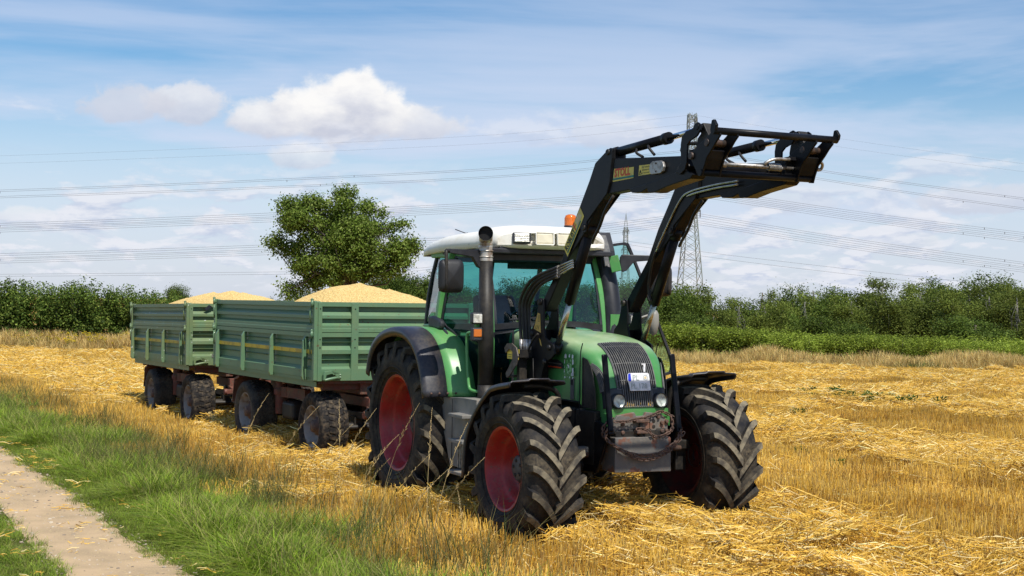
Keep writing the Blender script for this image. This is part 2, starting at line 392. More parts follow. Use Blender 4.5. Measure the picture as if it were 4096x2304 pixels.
    # many soft puffs low in the sky, pale heads over lilac-grey feet
    for (su, sv, seed, a, z, e0, e1, op) in ((.30, .95, 11.0, .50, .60, 6.2, 3.6, .92), (.24, .70, 23.0, .54, .66, 9.8, 6.0, .62), (.55, 1.7, 5.0, .51, .61, 4.0, 2.0, .85)):
        pv = noise(comb(M('MULTIPLY', az, su), M('MULTIPLY', el, sv), seed), .9, 8, .58, .2)
        pl = noise(comb(M('MULTIPLY', az, su), M('MULTIPLY', M('ADD', el, .30), sv), seed), .9, 8, .58, .2)
        puff = M('MULTIPLY', rng_(pv, a, z), M('MULTIPLY', rng_(el, .1, .8), rng_(el, e0, e1)))
        lit = rng_(M('ADD', M('SUBTRACT', pv, pl), .02), -.07, .10)
        c = mix(M('MULTIPLY', puff, op), c, mix(lit, SKY['pgrey'], SKY['pwhite']))
    c = mix(rng_(el, 15, 40, 0, .62), c, (1.2, 2.2, 4.6))
    L.new(c, bg.inputs['Color'])
SKY = dict(sat=1.36, val=1.22, veil=.82, veilcol=(6.55, 7.25, 9.0), cgrey=(5.9, 6.2, 7.3), cwhite=(9.8, 9.7, 9.6), pgrey=(5.5, 6.2, 7.8), pwhite=(8.2, 8.4, 9.1))
CLOUDS = [  # photo-plane degrees given through the pixel they stand at: x, y, half width, half height, light, opacity, raggedness
    (480, 298, 120, 64, .72, .80, 1.7), (335, 305, 120, 62, .30, .72, 1.9),
    (690, 325, 140, 66, .90, .92, 1.3), (1010, 322, 170, 56, .75, .82, 1.6),
    (860, 305, 210, 112, 1.05, 1.0, 1.2), (895, 265, 92, 90, 1.35, 1.0, 1.1), (770, 300, 110, 78, 1.2, .9, 1.2),
    (765, 412, 90, 44, .95, .65, 1.6), (1530, 335, 130, 60, .7, .5, 1.9),
    (2440, 505, 170, 50, .40, .60, 1.8), (1960, 500, 130, 50, .7, .45, 1.8), (2240, 610, 120, 42, .85, .5, 1.8), (110, 580, 95, 34, .85, .5, 1.8)]
build_sky()

# ------------------------------------------------------------------ tractor
def lug_tyre(Rad, W, rim, nl, lug_h, parent, lug_w=.0255, sweep=.40):
    """agricultural tyre turned round y: carcass plus two staggered rows of swept lugs"""
    mb = MB(); h = W / 2; rc = Rad - lug_h
    prof = [(rim - .015, -h * .72), (rim + .02, -h * .86), (rim + (rc - rim) * .35, -h * 1.0), (rim + (rc - rim) * .62, -h * .985), (rc - .055, -h * .90), (rc - .022, -h * .74),
            (rc - .006, -h * .4), (rc, 0)]
    prof = prof + [(r, -y) for r, y in prof[-2::-1]]
    mb.lathe(prof, (0, 0, 0), 'y', 72, 0)
    for side in (-1, 1):
        for i in range(nl):
            a0 = 2 * math.pi * (i + (0 if side < 0 else .5)) / nl
            S = np.linspace(0, 1, 9); rings = []
            for s in S:
                v = -.03 * W + s * (h * .97 + .03 * W); ang = a0 + sweep * ((1 - s) ** 1.45)
                base = rc - .022 * (v / h) ** 2 - .012; top = Rad - .026 * max(0, v / h) ** 3
                sl = 1.45 * sweep * ((1 - s) ** .45) * rc / (h) if s < 1 else 0
                k = min(1.6, math.sqrt(1 + sl * sl)); hw = lug_w * k * (1.0 - .12 * (1 - s)); hb = hw + .016
                rings.append((v, ang, base, top, hw / rc, hb / rc))
            v, ang, base, top, hw, hb = rings[-1]
            rings.append((h * 1.005, ang - .006, base - .05, top - .055, hw * 1.05, hb * 1.1))
            rings.append((h * 1.0, ang - .012, base - .11, base - .095, hw * .9, hb * 1.2))
            V = []
            for v, ang, base, top, hw, hb in rings:
                for a, r in ((ang + hb, base), (ang + hw, top), (ang - hw, top), (ang - hb, base)):
                    V.append((r * math.sin(a), side * v, r * math.cos(a)))
            F = []; MI = []
            n = len(rings)
            for k in range(n - 1):
                for j in range(3):
                    F.append((k * 4 + j, k * 4 + j + 1, (k + 1) * 4 + j + 1, (k + 1) * 4 + j)); MI.append(1 if (j == 1 and k < n - 3) else 0)
            F.append((3, 2, 1, 0)); MI.append(0); F.append(((n - 1) * 4, (n - 1) * 4 + 1, (n - 1) * 4 + 2, (n - 1) * 4 + 3)); MI.append(0)
            if side < 0: F = [f[::-1] for f in F]
            for f, q in zip(F, MI): mb.add([V[t] for t in f], [tuple(range(4))], q)
    # raised rings on the sidewall
    for side in (-1, 1):
        for rr in (rim + .045, rim + .10):
            y = side * (h * .93 if rr < rim + .06 else h * .995)
            mb.lathe([(rr - .006, y), (rr, y + side * .006), (rr + .006, y)], (0, 0, 0), 'y', 64, 0)
    o = mb.build('tyre', ['rubber', 'worn_rubber'], parent)
    return o
def tractor_wheel(name, Rad, W, rim, nl, loc, side, T, dish, lug_h, hub_r, hub_len, steer=0., spin=0., label=None):
    e = empty(name, loc, (0, 0, steer), T)
    if label: e['label'] = label
    ty = lug_tyre(Rad, W, rim, nl, lug_h, e); ty.rotation_euler = (0, spin, 0)
    mb = MB(); f = W / 2 * .80; s = side
    # outer lip, stepped well, disc pulled inwards by 'dish', inner lip
    P = [(rim + .012, f + .012), (rim - .012, f + .012), (rim - .018, f - .012), (rim - .05, f - .05), (rim - .055, f - .11), (rim - .075, f - .125), (rim - .095, f - .14), (rim - .098, f - dish * .78), (rim - .115, f - dish * .85), (rim - .118, f - dish * .96), (rim - .15, f - dish), (hub_r + .07, f - dish - .012), (hub_r + .02, f - dish + .03), (0.02, f - dish + .03)]
    mb.lathe([(r, s * y) for r, y in (P if s > 0 else P)], (0, 0, 0), 'y', 64, 0)
    P2 = [(rim + .012, -f - .012), (rim - .015, -f - .012), (rim - .05, -f + .05), (rim - .09, -f + .14), (rim - .092, f - dish - .02), (rim - .2, f - dish - .035), (.05, f - dish - .035)]
    mb.lathe([(r, s * y) for r, y in P2], (0, 0, 0), 'y', 64, 2)
    for k in range(8):
        a = 2 * math.pi * k / 8 + .2; r = hub_r + .045
        mb.lathe([(.014, 0), (.014, s * .022), (.0, s * .022)], (r * math.cos(a), s * (f - dish + .012), r * math.sin(a)), 'y', 6, 1, smooth=False)
    mb.build('rim', ['red_rim', 'black_metal', 'shaded_rim'], e)
    mb = MB(); y0 = f - dish
    mb.lathe([(hub_r, s * (y0 - .05)), (hub_r, s * (y0 + hub_len - .012)), (hub_r - .012, s * (y0 + hub_len)), (.0, s * (y0 + hub_len))], (0, 0, 0), 'y', 40, 0)
    for k in range(5):
        a = 2 * math.pi * k / 5 + .5; r = hub_r * .6
        mb.lathe([(.016, 0), (.016, s * .008), (.009, s * .009), (0, s * .003)], (r * math.cos(a), s * (y0 + hub_len - .001), r * math.sin(a)), 'y', 10, 1)
    mb.build('hub', ['hub_grey', 'black_metal'], e)
    return e

T = empty('tractor', (.991, 12.717, 0), (0, 0, R(-63.5)))
tag(T, 'green tractor with a black front loader raised and a chain slung across its nose', 'tractor')
FWX, RWX = 0., -2.62
tractor_wheel('front_wheel', .69, .54, .372, 18, (FWX, -.945, .655), -1, T, .23, .043, .115, .10, spin=.05)
tractor_wheel('front_wheel', .69, .54, .372, 18, (FWX, .955, .70), 1, T, .23, .043, .115, .10, spin=.12)
tractor_wheel('rear_wheel', .895, .62, .505, 20, (RWX, -.905, .845), -1, T, .30, .048, .15, .10, spin=.04)
tractor_wheel('rear_wheel', .895, .62, .505, 20, (RWX, .905, .845), 1, T, .30, .048, .15, .10, spin=.1)

# --- running gear under the bonnet
mb = MB()
mb.prism([(-2.9, .62), (-2.9, 1.12), (-1.3, 1.12), (-1.2, 1.24), (.05, 1.24), (.3, 1.1), (.46, 1.02), (.46, .72), (.1, .66), (-.9, .62), (-1.4, .5), (-2.4, .5)], -.27, .27)
mb.box((-.55, -.31, .97), (.9, .14, .42)); mb.box((-.55, .31, .97), (.9, .14, .42))
mb.box((.1, -.33, .93), (.35, .12, .5)); mb.box((.1, .33, .93), (.35, .12, .5))
mb.box((-1.7, -.42, .75), (.9, .3, .5)); mb.box((-1.7, .42, .75), (.9, .3, .5))
mb.tube([(RWX, -.8, .845), (RWX, .8, .845)], .17, 16)
mb.build('engine_block', 'black_metal', T, bevel=.015)
mb = MB()
mb.tube([(0, -.74, .66), (0, -.45, .66), (0, -.2, .70), (0, .2, .73), (0, .45, .71), (0, .74, .71)], [.085, .075, .12, .12, .075, .085], 14)
mb.box((.02, -.66, .66), (.2, .12, .26)); mb.box((.02, .66, .71), (.2, .12, .26))
mb.bar((.12, -.72, .79), (.12, -.35, .80), .11, .09, 1); mb.bar((.12, .72, .83), (.12, .35, .83), .11, .09)
mb.build('front_axle', ['black_metal', 'grey_panel'], T, bevel=.012)
for a, b in (((.16, .28, .80), (.16, .62, .80)), ((.16, -.28, .78), (.16, -.62, .76))): MB().tube([a, b], .028, 12).build('steering_rod', 'rust', T)

# --- bonnet: a profile swept over the nose, closed down to the chassis on both sides
HP = smooth_path([(-1.40, 1.90), (-1.0, 1.895), (-.6, 1.88), (-.25, 1.845), (.0, 1.79), (.15, 1.725), (.265, 1.62), (.335, 1.50), (.375, 1.38), (.40, 1.25), (.41, 1.13)], 8)
NU = len(HP)
def hood_w(x): return float(np.interp(x, [-1.4, -.5, 0, .2, .30, .41], [.43, .425, .405, .375, .345, .325]))
def hood_leg(i):
    x, z = HP[i]
    if x <= .0: return np.array([x, 1.235 + .02 * min(1, -x)])
    t = min(1, x / .41); q = min(1., (1.79 - z) / .66)
    return np.array([.0 + .07 * q, 1.235 - .125 * q])
def hood_sec(i, off=0.):
    """cross-section at profile station i -> function y,theta -> point"""
    x, z = HP[i]; P = np.array([x, z]); E = hood_leg(i); d = E - P; L = np.linalg.norm(d); d /= L
    w = hood_w(x); r = .10 if x < .2 else .10 - .02 * (x - .2) / .2
    return P, d, L, w, r
def hood_pt(i, y=None, th=None, off=0., leg=None):
    P, d, L, w, r = hood_sec(i)
    s = 1 if (y is None or y >= 0) else -1
    if leg is not None:
        ins = .02 + r + leg * (L - .02 - r); yy = w + off; q = P + d * ins
    elif th is not None:
        c = (w - r); yy = c + (r + off) * math.sin(th); q = P + d * (.02 + r - (r + off) * math.cos(th))
    else:
        v = abs(y) / (w - r)
        if v <= 1: yy = abs(y); q = P + d * (.02 * v * v - off)
        else:
            th = math.asin(min(1, (abs(y) - (w - r)) / r)); yy = w - r + (r + off) * math.sin(th); q = P + d * (.02 + r - (r + off) * math.cos(th))
    return yy, q
G = []
for i in range(NU):
    row = []
    half = []
    P, d, L, w, r = hood_sec(i)
    for v in np.linspace(0, 1, 7): half.append(hood_pt(i, y=v * (w - r)))
    for th in np.linspace(0, math.pi / 2, 8)[1:]: half.append(hood_pt(i, th=th))
    for lg in np.linspace(0, 1, 6)[1:]: half.append(hood_pt(i, leg=lg))
    row = [(q[0], -yy, q[1]) for yy, q in half[:0:-1]] + [(q[0], yy, q[1]) for yy, q in half]
    G.append(row)
mb = MB(); mb.grid(G)
# rear lip, chin bar with an arch cut for the coupling
mb.bar((.405, -.31, 1.165), (.405, .31, 1.165), .03, .075); mb.bar((.36, -.335, 1.10), (.36, -.27, 1.10), .1, .12); mb.bar((.36, .335, 1.10), (.36, .27, 1.10), .1, .12)
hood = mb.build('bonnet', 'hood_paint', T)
# seams and handle on the side
for s in (-1, 1):
    mb = MB(); w = .409
    pts = [(.08, 1.79), (.045, 1.70), (.035, 1.5), (.045, 1.13)]
    q = smooth_path(pts, 5)
    for a, b in zip(q[:-1], q[1:]): mb.bar((a[0], s * (w + .002), a[1]), (b[0], s * (w + .002), b[1]), .006, .008, up=(0, 1, 0))
    mb.bar((-1.3, s * .432, 1.255), (.04, s * .412, 1.245), .012, .012)
    mb.build('seam', 'dark_void', T)
    mb = MB(); mb.box((-.10, s * .413, 1.36), (.065, .012, .20)); mb.box((-.10, s * .42, 1.42), (.04, .01, .05), 1)
    mb.build('bonnet_handle', ['hub_grey', 'dark_void'], T, bevel=.008)
    # mesh-covered opening in the nose side
    mb = MB(); poly = [(.085, 1.205), (.085, 1.655), (.15, 1.635), (.20, 1.58), (.235, 1.50), (.265, 1.38), (.285, 1.20)]
    wy = [.412 - .10 * max(0, (p[0] - .085)) for p in poly]
    V = [(p[0], s * (.409 - .13 * (p[0] - .085)), p[1]) for p in poly]
    mb.add(V, [tuple(range(len(V)))[::-s]])
    for k in range(len(V)): mb.bar(V[k], V[(k + 1) % len(V)], .012, .010, up=(0, 1, 0))
    mb.build('side_mesh', 'black_metal', T)
    # red-lined badge plate in its recess
    mb = MB(); mb.prism([(-.62, 1.61), (-.36, 1.62), (-.27, 1.585), (-.26, 1.54), (-.62, 1.52)], s * .424, s * .4305); mb.bar((-.60, s * .432, 1.585), (-.29, s * .4305, 1.58), .006, .012, 1); mb.bar((-.60, s * .432, 1.548), (-.29, s * .4305, 1.546), .006, .012, 2)
    mb.build('badge_plate', ['black_plastic', 'bright_steel', 'decal_red'], T)
# worn sticker with leaves on the near side
mb = MB(); rs = random.Random(4); y = -.4285
x0, x1, z0, z1 = -.235, -.055, 1.455, 1.675
frag = [(.0, .86, .26, 1.0), (.46, .90, .62, 1.0), (.80, .84, .95, 1.0), (.84, .60, .97, .80), (.86, .12, 1., .45), (.76, .10, .9, .24), (0, .6, .06, .78), (.0, .42, .05, .47), (0, .22, .04, .34), (.06, .13, .12, .18), (.03, .0, .13, .08), (.3, .02, .37, .06), (.55, .0, .64, .07), (.88, 0, 1., .07), (.3, .5, .38, .57), (.44, .42, .50, .54)]
for a, b, c, d in frag:
    j = lambda: rs.uniform(-.025, .025)
    q = [(a + j(), b + j()), (c + j(), b + j()), (c + j(), d + j()), ((a + c) / 2 + j(), d + .02 + j()), (a + j(), d + j())]
    mb.add([(x0 + u * (x1 - x0), y, z0 + v * (z1 - z0)) for u, v in q], [tuple(range(5))], 0)
for cx, cy, rx, ry in ((.30, .70, .07, .09), (.68, .76, .10, .06), (.50, .62, .05, .05), (.30, .40, .12, .13), (.70, .44, .15, .19), (.42, .24, .12, .10), (.58, .30, .06, .07), (.66, .16, .06, .07)):
    q = [(cx + rx * math.cos(t) * rs.uniform(.7, 1.1), cy + ry * math.sin(t) * rs.uniform(.7, 1.1)) for t in np.linspace(0, 2 * math.pi, 8)[:-1]]
    mb.add([(x0 + u * (x1 - x0), y - .001, z0 + v * (z1 - z0)) for u, v in q], [tuple(range(7))], 1)
pmat('leaf_print', (.12, .42, .10), .5, col2=(.35, .55, .30), scale=60)
mb.build('worn_sticker', ['white_mark', 'leaf_print'], T)

# --- grille
def near_station(x=None, z=None):
    return min(range(NU), key=lambda i: abs(HP[i][0] - x) if x is not None else abs(HP[i][1] - z))
iA = near_station(x=.015); iV = near_station(z=1.385); iB = near_station(z=1.215)
def sp(i, y, off): yy, q = hood_pt(i, y=y, off=off); return (q[0], math.copysign(yy, y), q[1])
mb = MB()
def hw_at(i): return .217 - .012 * (i - iA) / (iV - iA) if i <= iV else .152
mb.grid([[sp(i, hw_at(i) * v, .004) for v in np.linspace(-1, 1, 15)] for i in range(iA, iV + 1)], 0)
mb.grid([[sp(i, .152 * v, .004) for v in np.linspace(-1, 1, 11)] for i in range(iV, iB + 1)], 0)
nb = 19
for k in range(nb):
    y = -.207 + .414 * k / (nb - 1); end = iB if abs(y) < .148 else iV - (0 if abs(y) < .18 else 1)
    if abs(y) > .148: y *= 1 - .0
    path_ = []
    for i in range(iA, end + 1):
        yy = y * (1 - .03 * (i - iA) / (iB - iA)); path_.append(sp(i, yy, .012))
    for a, b in zip(path_[:-1], path_[1:]): mb.bar(a, b, .0075, .014, 1, up=(1, 0, 1))
for z in (1.755, 1.60, 1.45):
    i = near_station(z=z)
    ys = np.linspace(-hw_at(i), hw_at(i), 13); pts = [sp(i, q, .009) for q in ys]
    for a, b in zip(pts[:-1], pts[1:]): mb.bar(a, b, .008, .008, 1, up=(1, 0, 1))
for s in (-1, 1):
    pts = [sp(i, s * hw_at(i), .008) for i in range(iA, iV + 1)] + [sp(i, s * .152, .008) for i in range(iV, iB + 1)]
    for a, b in zip(pts[:-1], pts[1:]): mb.bar(a, b, .010, .014, 1, up=(1, 0, 1))
for i in (iA, iB):
    pts = [sp(i, q, .008) for q in np.linspace(-hw_at(i), hw_at(i), 13)]
    for a, b in zip(pts[:-1], pts[1:]): mb.bar(a, b, .012, .012, 1, up=(1, 0, 1))
rs = random.Random(3)
for k in range(46):                                     # chaff caught behind the lowest bars
    y = rs.choice([rs.uniform(-.14, -.04), rs.uniform(-.14, .14), rs.uniform(.09, .14)]); i = iB - rs.choice([0, 0, 0, 1, 1, 2])
    p = Vector(sp(i, y, .010)); mb.bar(p, p + Vector((rs.uniform(-.002, .004), rs.uniform(-.008, .008), rs.uniform(.008, .022))), .005, .004, 2)
mb.build('grille', ['dark_void', 'grille_grey', 'decal_gold'], T)
for s in (-1, 1):                                       # small grilles on the nose corners
    mb = MB(); i0 = near_station(z=1.68); i1 = near_station(z=1.39)
    def cp(i, th, off): yy, q = hood_pt(i, th=th, off=off); return (q[0], s * yy, q[1])
    def th0(i): return .55 + .60 * max(0, 1 - (i - i0) / (i1 - i0) * 1.0) ** 2
    mb.grid([[cp(i, th0(i) + (1.42 - th0(i)) * v, .004) for v in np.linspace(0, 1, 8)] for i in range(i0, i1 + 1)], 0)
    for v in np.linspace(0, 1, 6):
        pts = [cp(i, th0(i) + (1.42 - th0(i)) * v, .010) for i in range(i0, i1 + 1)]
        for a, b in zip(pts[:-1], pts[1:]): mb.bar(a, b, .007, .010, 1, up=(1, 0, 1))
    pts = [cp(i1, th0(i1) + (1.42 - th0(i1)) * v, .010) for v in np.linspace(0, 1, 6)]
    for a, b in zip(pts[:-1], pts[1:]): mb.bar(a, b, .010, .010, 1, up=(1, 0, 1))
    mb.build('corner_grille', ['dark_void', 'grille_grey'], T)
    # lamp surround and headlight
    mb = MB(); i0 = near_station(z=1.385); i1 = iB
    mb.grid([[sp(i, s * y, .010) for y in np.linspace(.158, hood_w(HP[i][0]) - .004, 9)] for i in range(i0 - 1, i1 + 1)], 0)
    mb.build('lamp_surround', 'black_plastic', T, solid=.008)
    e = empty('headlight', (.426, s * .224, 1.278), (0, R(-4), R(4) * s), T)
    mb = MB(); mb.lathe([(.070, -.035), (.070, .014), (.066, .022), (.060, .018), (.058, .006)], (0, 0, 0), 'x', 36); mb.build('lamp_ring', 'black_plastic', e)
    mb = MB(); mb.lathe([(.0605, .010), (.05, .001), (.03, -.006), (.012, -.008), (0, -.008)], (0, 0, 0), 'x', 36); mb.build('reflector', 'lamp_silver', e)
    mb = MB(); mb.lathe([(.0605, .012), (.045, .021), (.025, .026), (0, .028)], (0, 0, 0), 'x', 36); mb.build('lens', 'lamp_glass', e)
# number plate: pale, dented, with a blue band and a round seal; registration
mb = MB(); x = .412; tl = math.radians(14)
mb.prism([(-.105, .0), (-.105, .04), (-.118, .085), (-.112, .135), (-.098, .15), (.092, .15), (.104, .14), (.104, .0), (.095, -.006), (-.095, -.006)], 0, .006, 0, axis=0)
def plate_pt(y, z, o=.0): return (.0075 + o, y, z)
mb.add([plate_pt(*p) for p in ((-.114, .086), (-.108, .138), (-.097, .147), (-.082, .147), (-.082, .08), (-.102, .075))], [tuple(range(6))[::-1]], 1)
mb.text('PL', .070, plate_pt(-.068, .084, .001), (0, 1, 0), (0, 0, 1), 2, .001, sx=.9)
mb.text('PL 178', .064, plate_pt(-.094, .014, .001), (0, 1, 0), (0, 0, 1), 2, .0008, sx=.92)
mb.lathe([(.024, .0082), (.019, .0082)], (0, .062, .108), 'x', 24, 2, smooth=False); mb.lathe([(.012, .0083), (0, .0083)], (0, .062, .108), 'x', 12, 3, smooth=False)
o = mb.build('number_plate', ['white_mark', 'plate_blue', 'plate_grey', 'decal_pale'], T, bevel=.002); o.location = (.414, .010, 1.372); o.scale = (1, 1.07, 1.06); o.rotation_euler = (0, -tl, 0)
mb = MB(); q = sp(near_station(z=1.58), .105, .026)     # loose hook-shaped letter left on the bars
mb.add([(q[0] + .012, q[1] - .028, q[2] + .018), (q[0] + .008, q[1] + .016, q[2] + .016), (q[0] + .022, q[1] + .008, q[2] - .062), (q[0] + .022, q[1] - .012, q[2] - .062), (q[0] + .010, q[1] - .006, q[2] + .0), (q[0] + .012, q[1] - .028, q[2] + .006)], [tuple(range(6))]); mb.build('loose_letter', 'white_mark', T, solid=.003)

# --- nose weight, coupling plate, guard posts
mb = MB(); mb.prism([(-.30, .64), (-.30, .955), (.275, .955), (.295, .935), (.30, .63)], .26, .50, 0, axis=0); mb.build('front_weight', 'grey_iron', T, bevel=.008)
mb = MB()
mb.prism([(-.27, .985), (-.29, 1.02), (-.29, 1.09), (-.25, 1.15), (-.07, 1.175), (-.05, 1.14), (.03, 1.14), (.05, 1.175), (.22, 1.155), (.29, 1.09), (.29, 1.0), (.25, .985), (.16, .99), (.12, 1.02), (-.10, 1.02), (-.15, .985)], .37, .45, 0, axis=0)
for p in ((-.20, 1.07), (-.20, .995), (.22, 1.075), (.27, 1.085), (.22, 1.0), (.27, 1.0), (.18, 1.13)): mb.lathe([(.019, .45), (.019, .475), (.0, .475)], (0, p[0], p[1]), 'x', 8, 1, smooth=False)
mb.box((.47, -.02, 1.10), (.10, .14, .03), 1); mb.box((.47, -.02, 1.0), (.10, .12, .03), 1); mb.tube([(.48, -.02, .94), (.48, -.02, 1.12)], .018, 12, 2)
mb.prism([(.09, 1.02), (.09, 1.11), (.11, 1.125), (.15, 1.125), (.165, 1.11), (.165, 1.02), (.15, 1.005), (.11, 1.005)], .45, .462, 0, axis=0)
for z in (1.04, 1.09): mb.lathe([(.019, .463), (.0, .465)], (0, .128, z), 'x', 14, 2)
mb.build('front_coupling', ['grey_iron', 'rust', 'black_metal'], T, bevel=.006)
for s in (-1, 1):
    mb = MB(); mb.bar((.39, s * .362, 1.70), (.53, s * .362, .985), .032, .055, 0, up=(0, 1, 0)); mb.prism([(.56, 1.03), (.50, .97), (.30, .62), (.05, .60), (.05, 1.02), (.30, 1.10)], s * .345, s * .385)
    mb.build('guard_post', 'black_paint', T, bevel=.012)

# --- cab
mb = MB()
BP = [(-2.34, -.80, 1.88), (-2.36, -.80, 1.95), (-2.33, -.785, 2.2), (-2.28, -.76, 2.45), (-2.22, -.72, 2.68)]
AP = [(-1.37, -.66, 1.25), (-1.35, -.665, 1.6), (-1.36, -.66, 1.86), (-1.43, -.65, 2.25), (-1.58, -.63, 2.66)]
RP = [(-2.98, -.68, 1.88), (-2.93, -.675, 2.2), (-2.85, -.66, 2.45), (-2.76, -.64, 2.68)]
for s in (1, -1):
    f = lambda p: (p[0], p[1] * s, p[2])
    mb.rail([f(a) for a in smooth_path(BP, 4)], .07, .075, 0, up=(1, 0, 0))
    mb.rail([f(a) for a in smooth_path(AP, 4)], .06, .06, 0, up=(1, 0, 0))
    mb.rail([f(a) for a in smooth_path(RP, 4)], .05, .05, 1, up=(1, 0, 0))
    mb.bar(f((-1.58, -.66, 2.66)), f((-2.80, -.68, 2.66)), .07, .06, 0); mb.bar(f((-1.37, -.66, 1.08)), f((-2.0, -.74, 1.08)), .08, .12, 0)
    mb.bar(f((-2.36, -.80, 1.885)), f((-2.98, -.69, 1.87)), .05, .06, 0)
mb.bar((-1.57, -.64, 2.665), (-1.57, .64, 2.665), .07, .09, 1); mb.bar((-2.78, -.66, 2.66), (-2.78, .66, 2.66), .05, .05, 1); mb.bar((-2.98, -.68, 1.86), (-2.98, .68, 1.86), .07, .10, 0)
cabf = mb.build('cab_frame', ['green_paint', 'black_plastic'], T, bevel=.012)
mb = MB()
mb.box((-2.1, 0, 1.07), (1.5, 1.3, .1)); mb.box((-2.75, 0, 1.40), (.25, 1.2, .75)); mb.box((-1.95, .70, 1.15), (1.0, .06, .2))
mb.box((-2.45, .62, 1.62), (.9, .16, .5)); mb.box((-2.62, -.60, 1.62), (.5, .14, .46))
mb.build('cab_floor', 'cab_grey', T, bevel=.02)
# bowed windscreen with its dark edge, and the panes beside the bonnet
def ws(v, t):                                            # v across -1..1, t up 0..1
    y = v * .645; x = -1.365 + .13 * (1 - v * v) * (1 - .4 * t) - .205 * t ** 1.4 + .01; z = 1.875 + (.045 * (1 - v * v)) * (1 - t) + .755 * t - 0.0
    return (x, y, z)
mb = MB(); mb.grid([[ws(v, t) for v in np.linspace(-1, 1, 17)] for t in np.linspace(0, 1, 7)], 0)
wsc = mb.build('windscreen', 'cab_glass', T)
mb = MB()
def strip(fn, n, w=.028, th=.012, mi=0):
    P = [fn(t) for t in np.linspace(0, 1, n)]
    mb.rail(P, w, th, mi, up=(1, 0, 0))
strip(lambda t: ws(-1 + 2 * t, .035), 17, .06, .016); strip(lambda t: ws(-1 + 2 * t, .97), 17, .07, .016)
for s in (-1, 1): strip(lambda t: ws(s * .965, t), 9, .05, .016)
mb.build('windscreen_edge', 'black_plastic', T)
mb = MB()                                                 # wiper parked low on the screen
a, b = Vector(ws(-.75, .12)) + Vector((.02, 0, 0)), Vector(ws(-.18, .13)) + Vector((.02, 0, 0))
mb.bar(a, b, .012, .016); mb.bar(Vector(ws(-.40, .11)) + Vector((.035, 0, 0)), Vector(ws(.12, .0)) + Vector((.03, 0, 0)), .012, .01); mb.build('wiper', 'black_plastic', T)
for s in (-1, 1):
    mb = MB(); V = [(-1.35, s * .645, 1.19), (-1.33, s * .645, 1.84), (-1.30, s * .44, 1.865), (-1.30, s * .44, 1.24)]
    mb.add(V, [(0, 1, 2, 3)]); mb.build('footwell_pane', 'door_glass', T)
    mb = MB()
    mb.rail(V, .022, .014, up=(1, 0, 0), closed=True)
    mb.build('pane_edge', 'black_plastic', T)
# closed door on the near side: glass down to the sill, curved rear edge, hinges, handle
DC = smooth_path([(-2.20, 1.88), (-2.02, 1.80), (-1.85, 1.62), (-1.72, 1.40), (-1.64, 1.18), (-1.62, 1.10)], 5)
def door_y(x, z): return -(.80 - .15 * (x + 2.34) / .97 - max(0, z - 1.95) * .11)
poly = [(-2.29, 1.95), (-2.27, 2.2), (-2.22, 2.45), (-2.15, 2.63), (-1.60, 2.63), (-1.46, 2.25), (-1.40, 1.88), (-1.39, 1.5), (-1.40, 1.13), (-1.62, 1.13)] + [tuple(p) for p in DC[::-1]][2:]
e = empty('door', (0, 0, 0), (0, 0, 0), T)
mb = MB(); V = [(x, door_y(x, z), z) for x, z in poly]; mb.add(V, [tuple(range(len(V)))]); mb.build('pane', 'door_glass', e)
mb = MB()
mb.rail(V, .03, .022, up=(0, 1, 0), closed=True)
mb.build('door_frame', 'black_plastic', e)
mb = MB(); mb.prism([(-2.50, 1.88), (-2.50, 1.99), (-2.40, 2.0), (-2.22, 1.97), (-2.16, 1.94), (-2.16, 1.88), (-2.2, 1.86)], -.87, -.81); mb.build('hinge', 'black_plastic', e, bevel=.02)
mb = MB(); mb.tube(smooth_path([(-2.28, -.80, 1.86), (-2.08, -.83, 1.82), (-1.90, -.835, 1.62), (-1.76, -.82, 1.40), (-1.68, -.80, 1.18)], 5), .016, 8); mb.build('door_seal', 'black_plastic', T)
# side panes and rear pane
for s in (-1, 1):
    mb = MB(); q = [(-2.40, -.79, 1.93), (-2.36, -.775, 2.2), (-2.31, -.75, 2.45), (-2.25, -.715, 2.65), (-2.76, -.65, 2.65), (-2.85, -.665, 2.45), (-2.94, -.68, 2.2), (-2.99, -.69, 1.93)]
    mb.add([(x, -y * s, z) for x, y, z in q], [tuple(range(8))]); mb.build('rear_side_pane', 'cab_glass', T)
mb = MB(); mb.add([(-3.0, -.67, 1.93), (-3.0, .67, 1.93), (-2.79, .63, 2.64), (-2.79, -.63, 2.64)], [(0, 1, 2, 3)]); mb.build('rear_pane', 'cab_glass', T)
# far door standing open
e = empty('door', (-2.3, .80, 0), (0, 0, R(90)), T)      # hinged at the rear post, swung out
DP = smooth_path([(0.04, 1.30), (.5, 1.30), (1.22, 1.34), (1.325, 1.42), (1.30, 1.56), (1.14, 1.92), (.93, 2.38), (.73, 2.79), (.685, 2.835), (.60, 2.835), (.30, 2.78), (.06, 2.70), (.03, 2.3), (.02, 1.8)], 3)
V = [(-p[0] * 1, 0, p[1]) for p in DP]; V = [(p[0], 0, p[1]) for p in DP]
mb = MB(); mb.add([(x, 0, z) for x, y, z in V], [tuple(range(len(V)))]); mb.build('pane', 'cab_glass', e)
mb = MB()
mb.rail(V, .03, .03, up=(0, 1, 0), closed=True)
mb.build('door_frame', 'black_plastic', e)
far_door = e
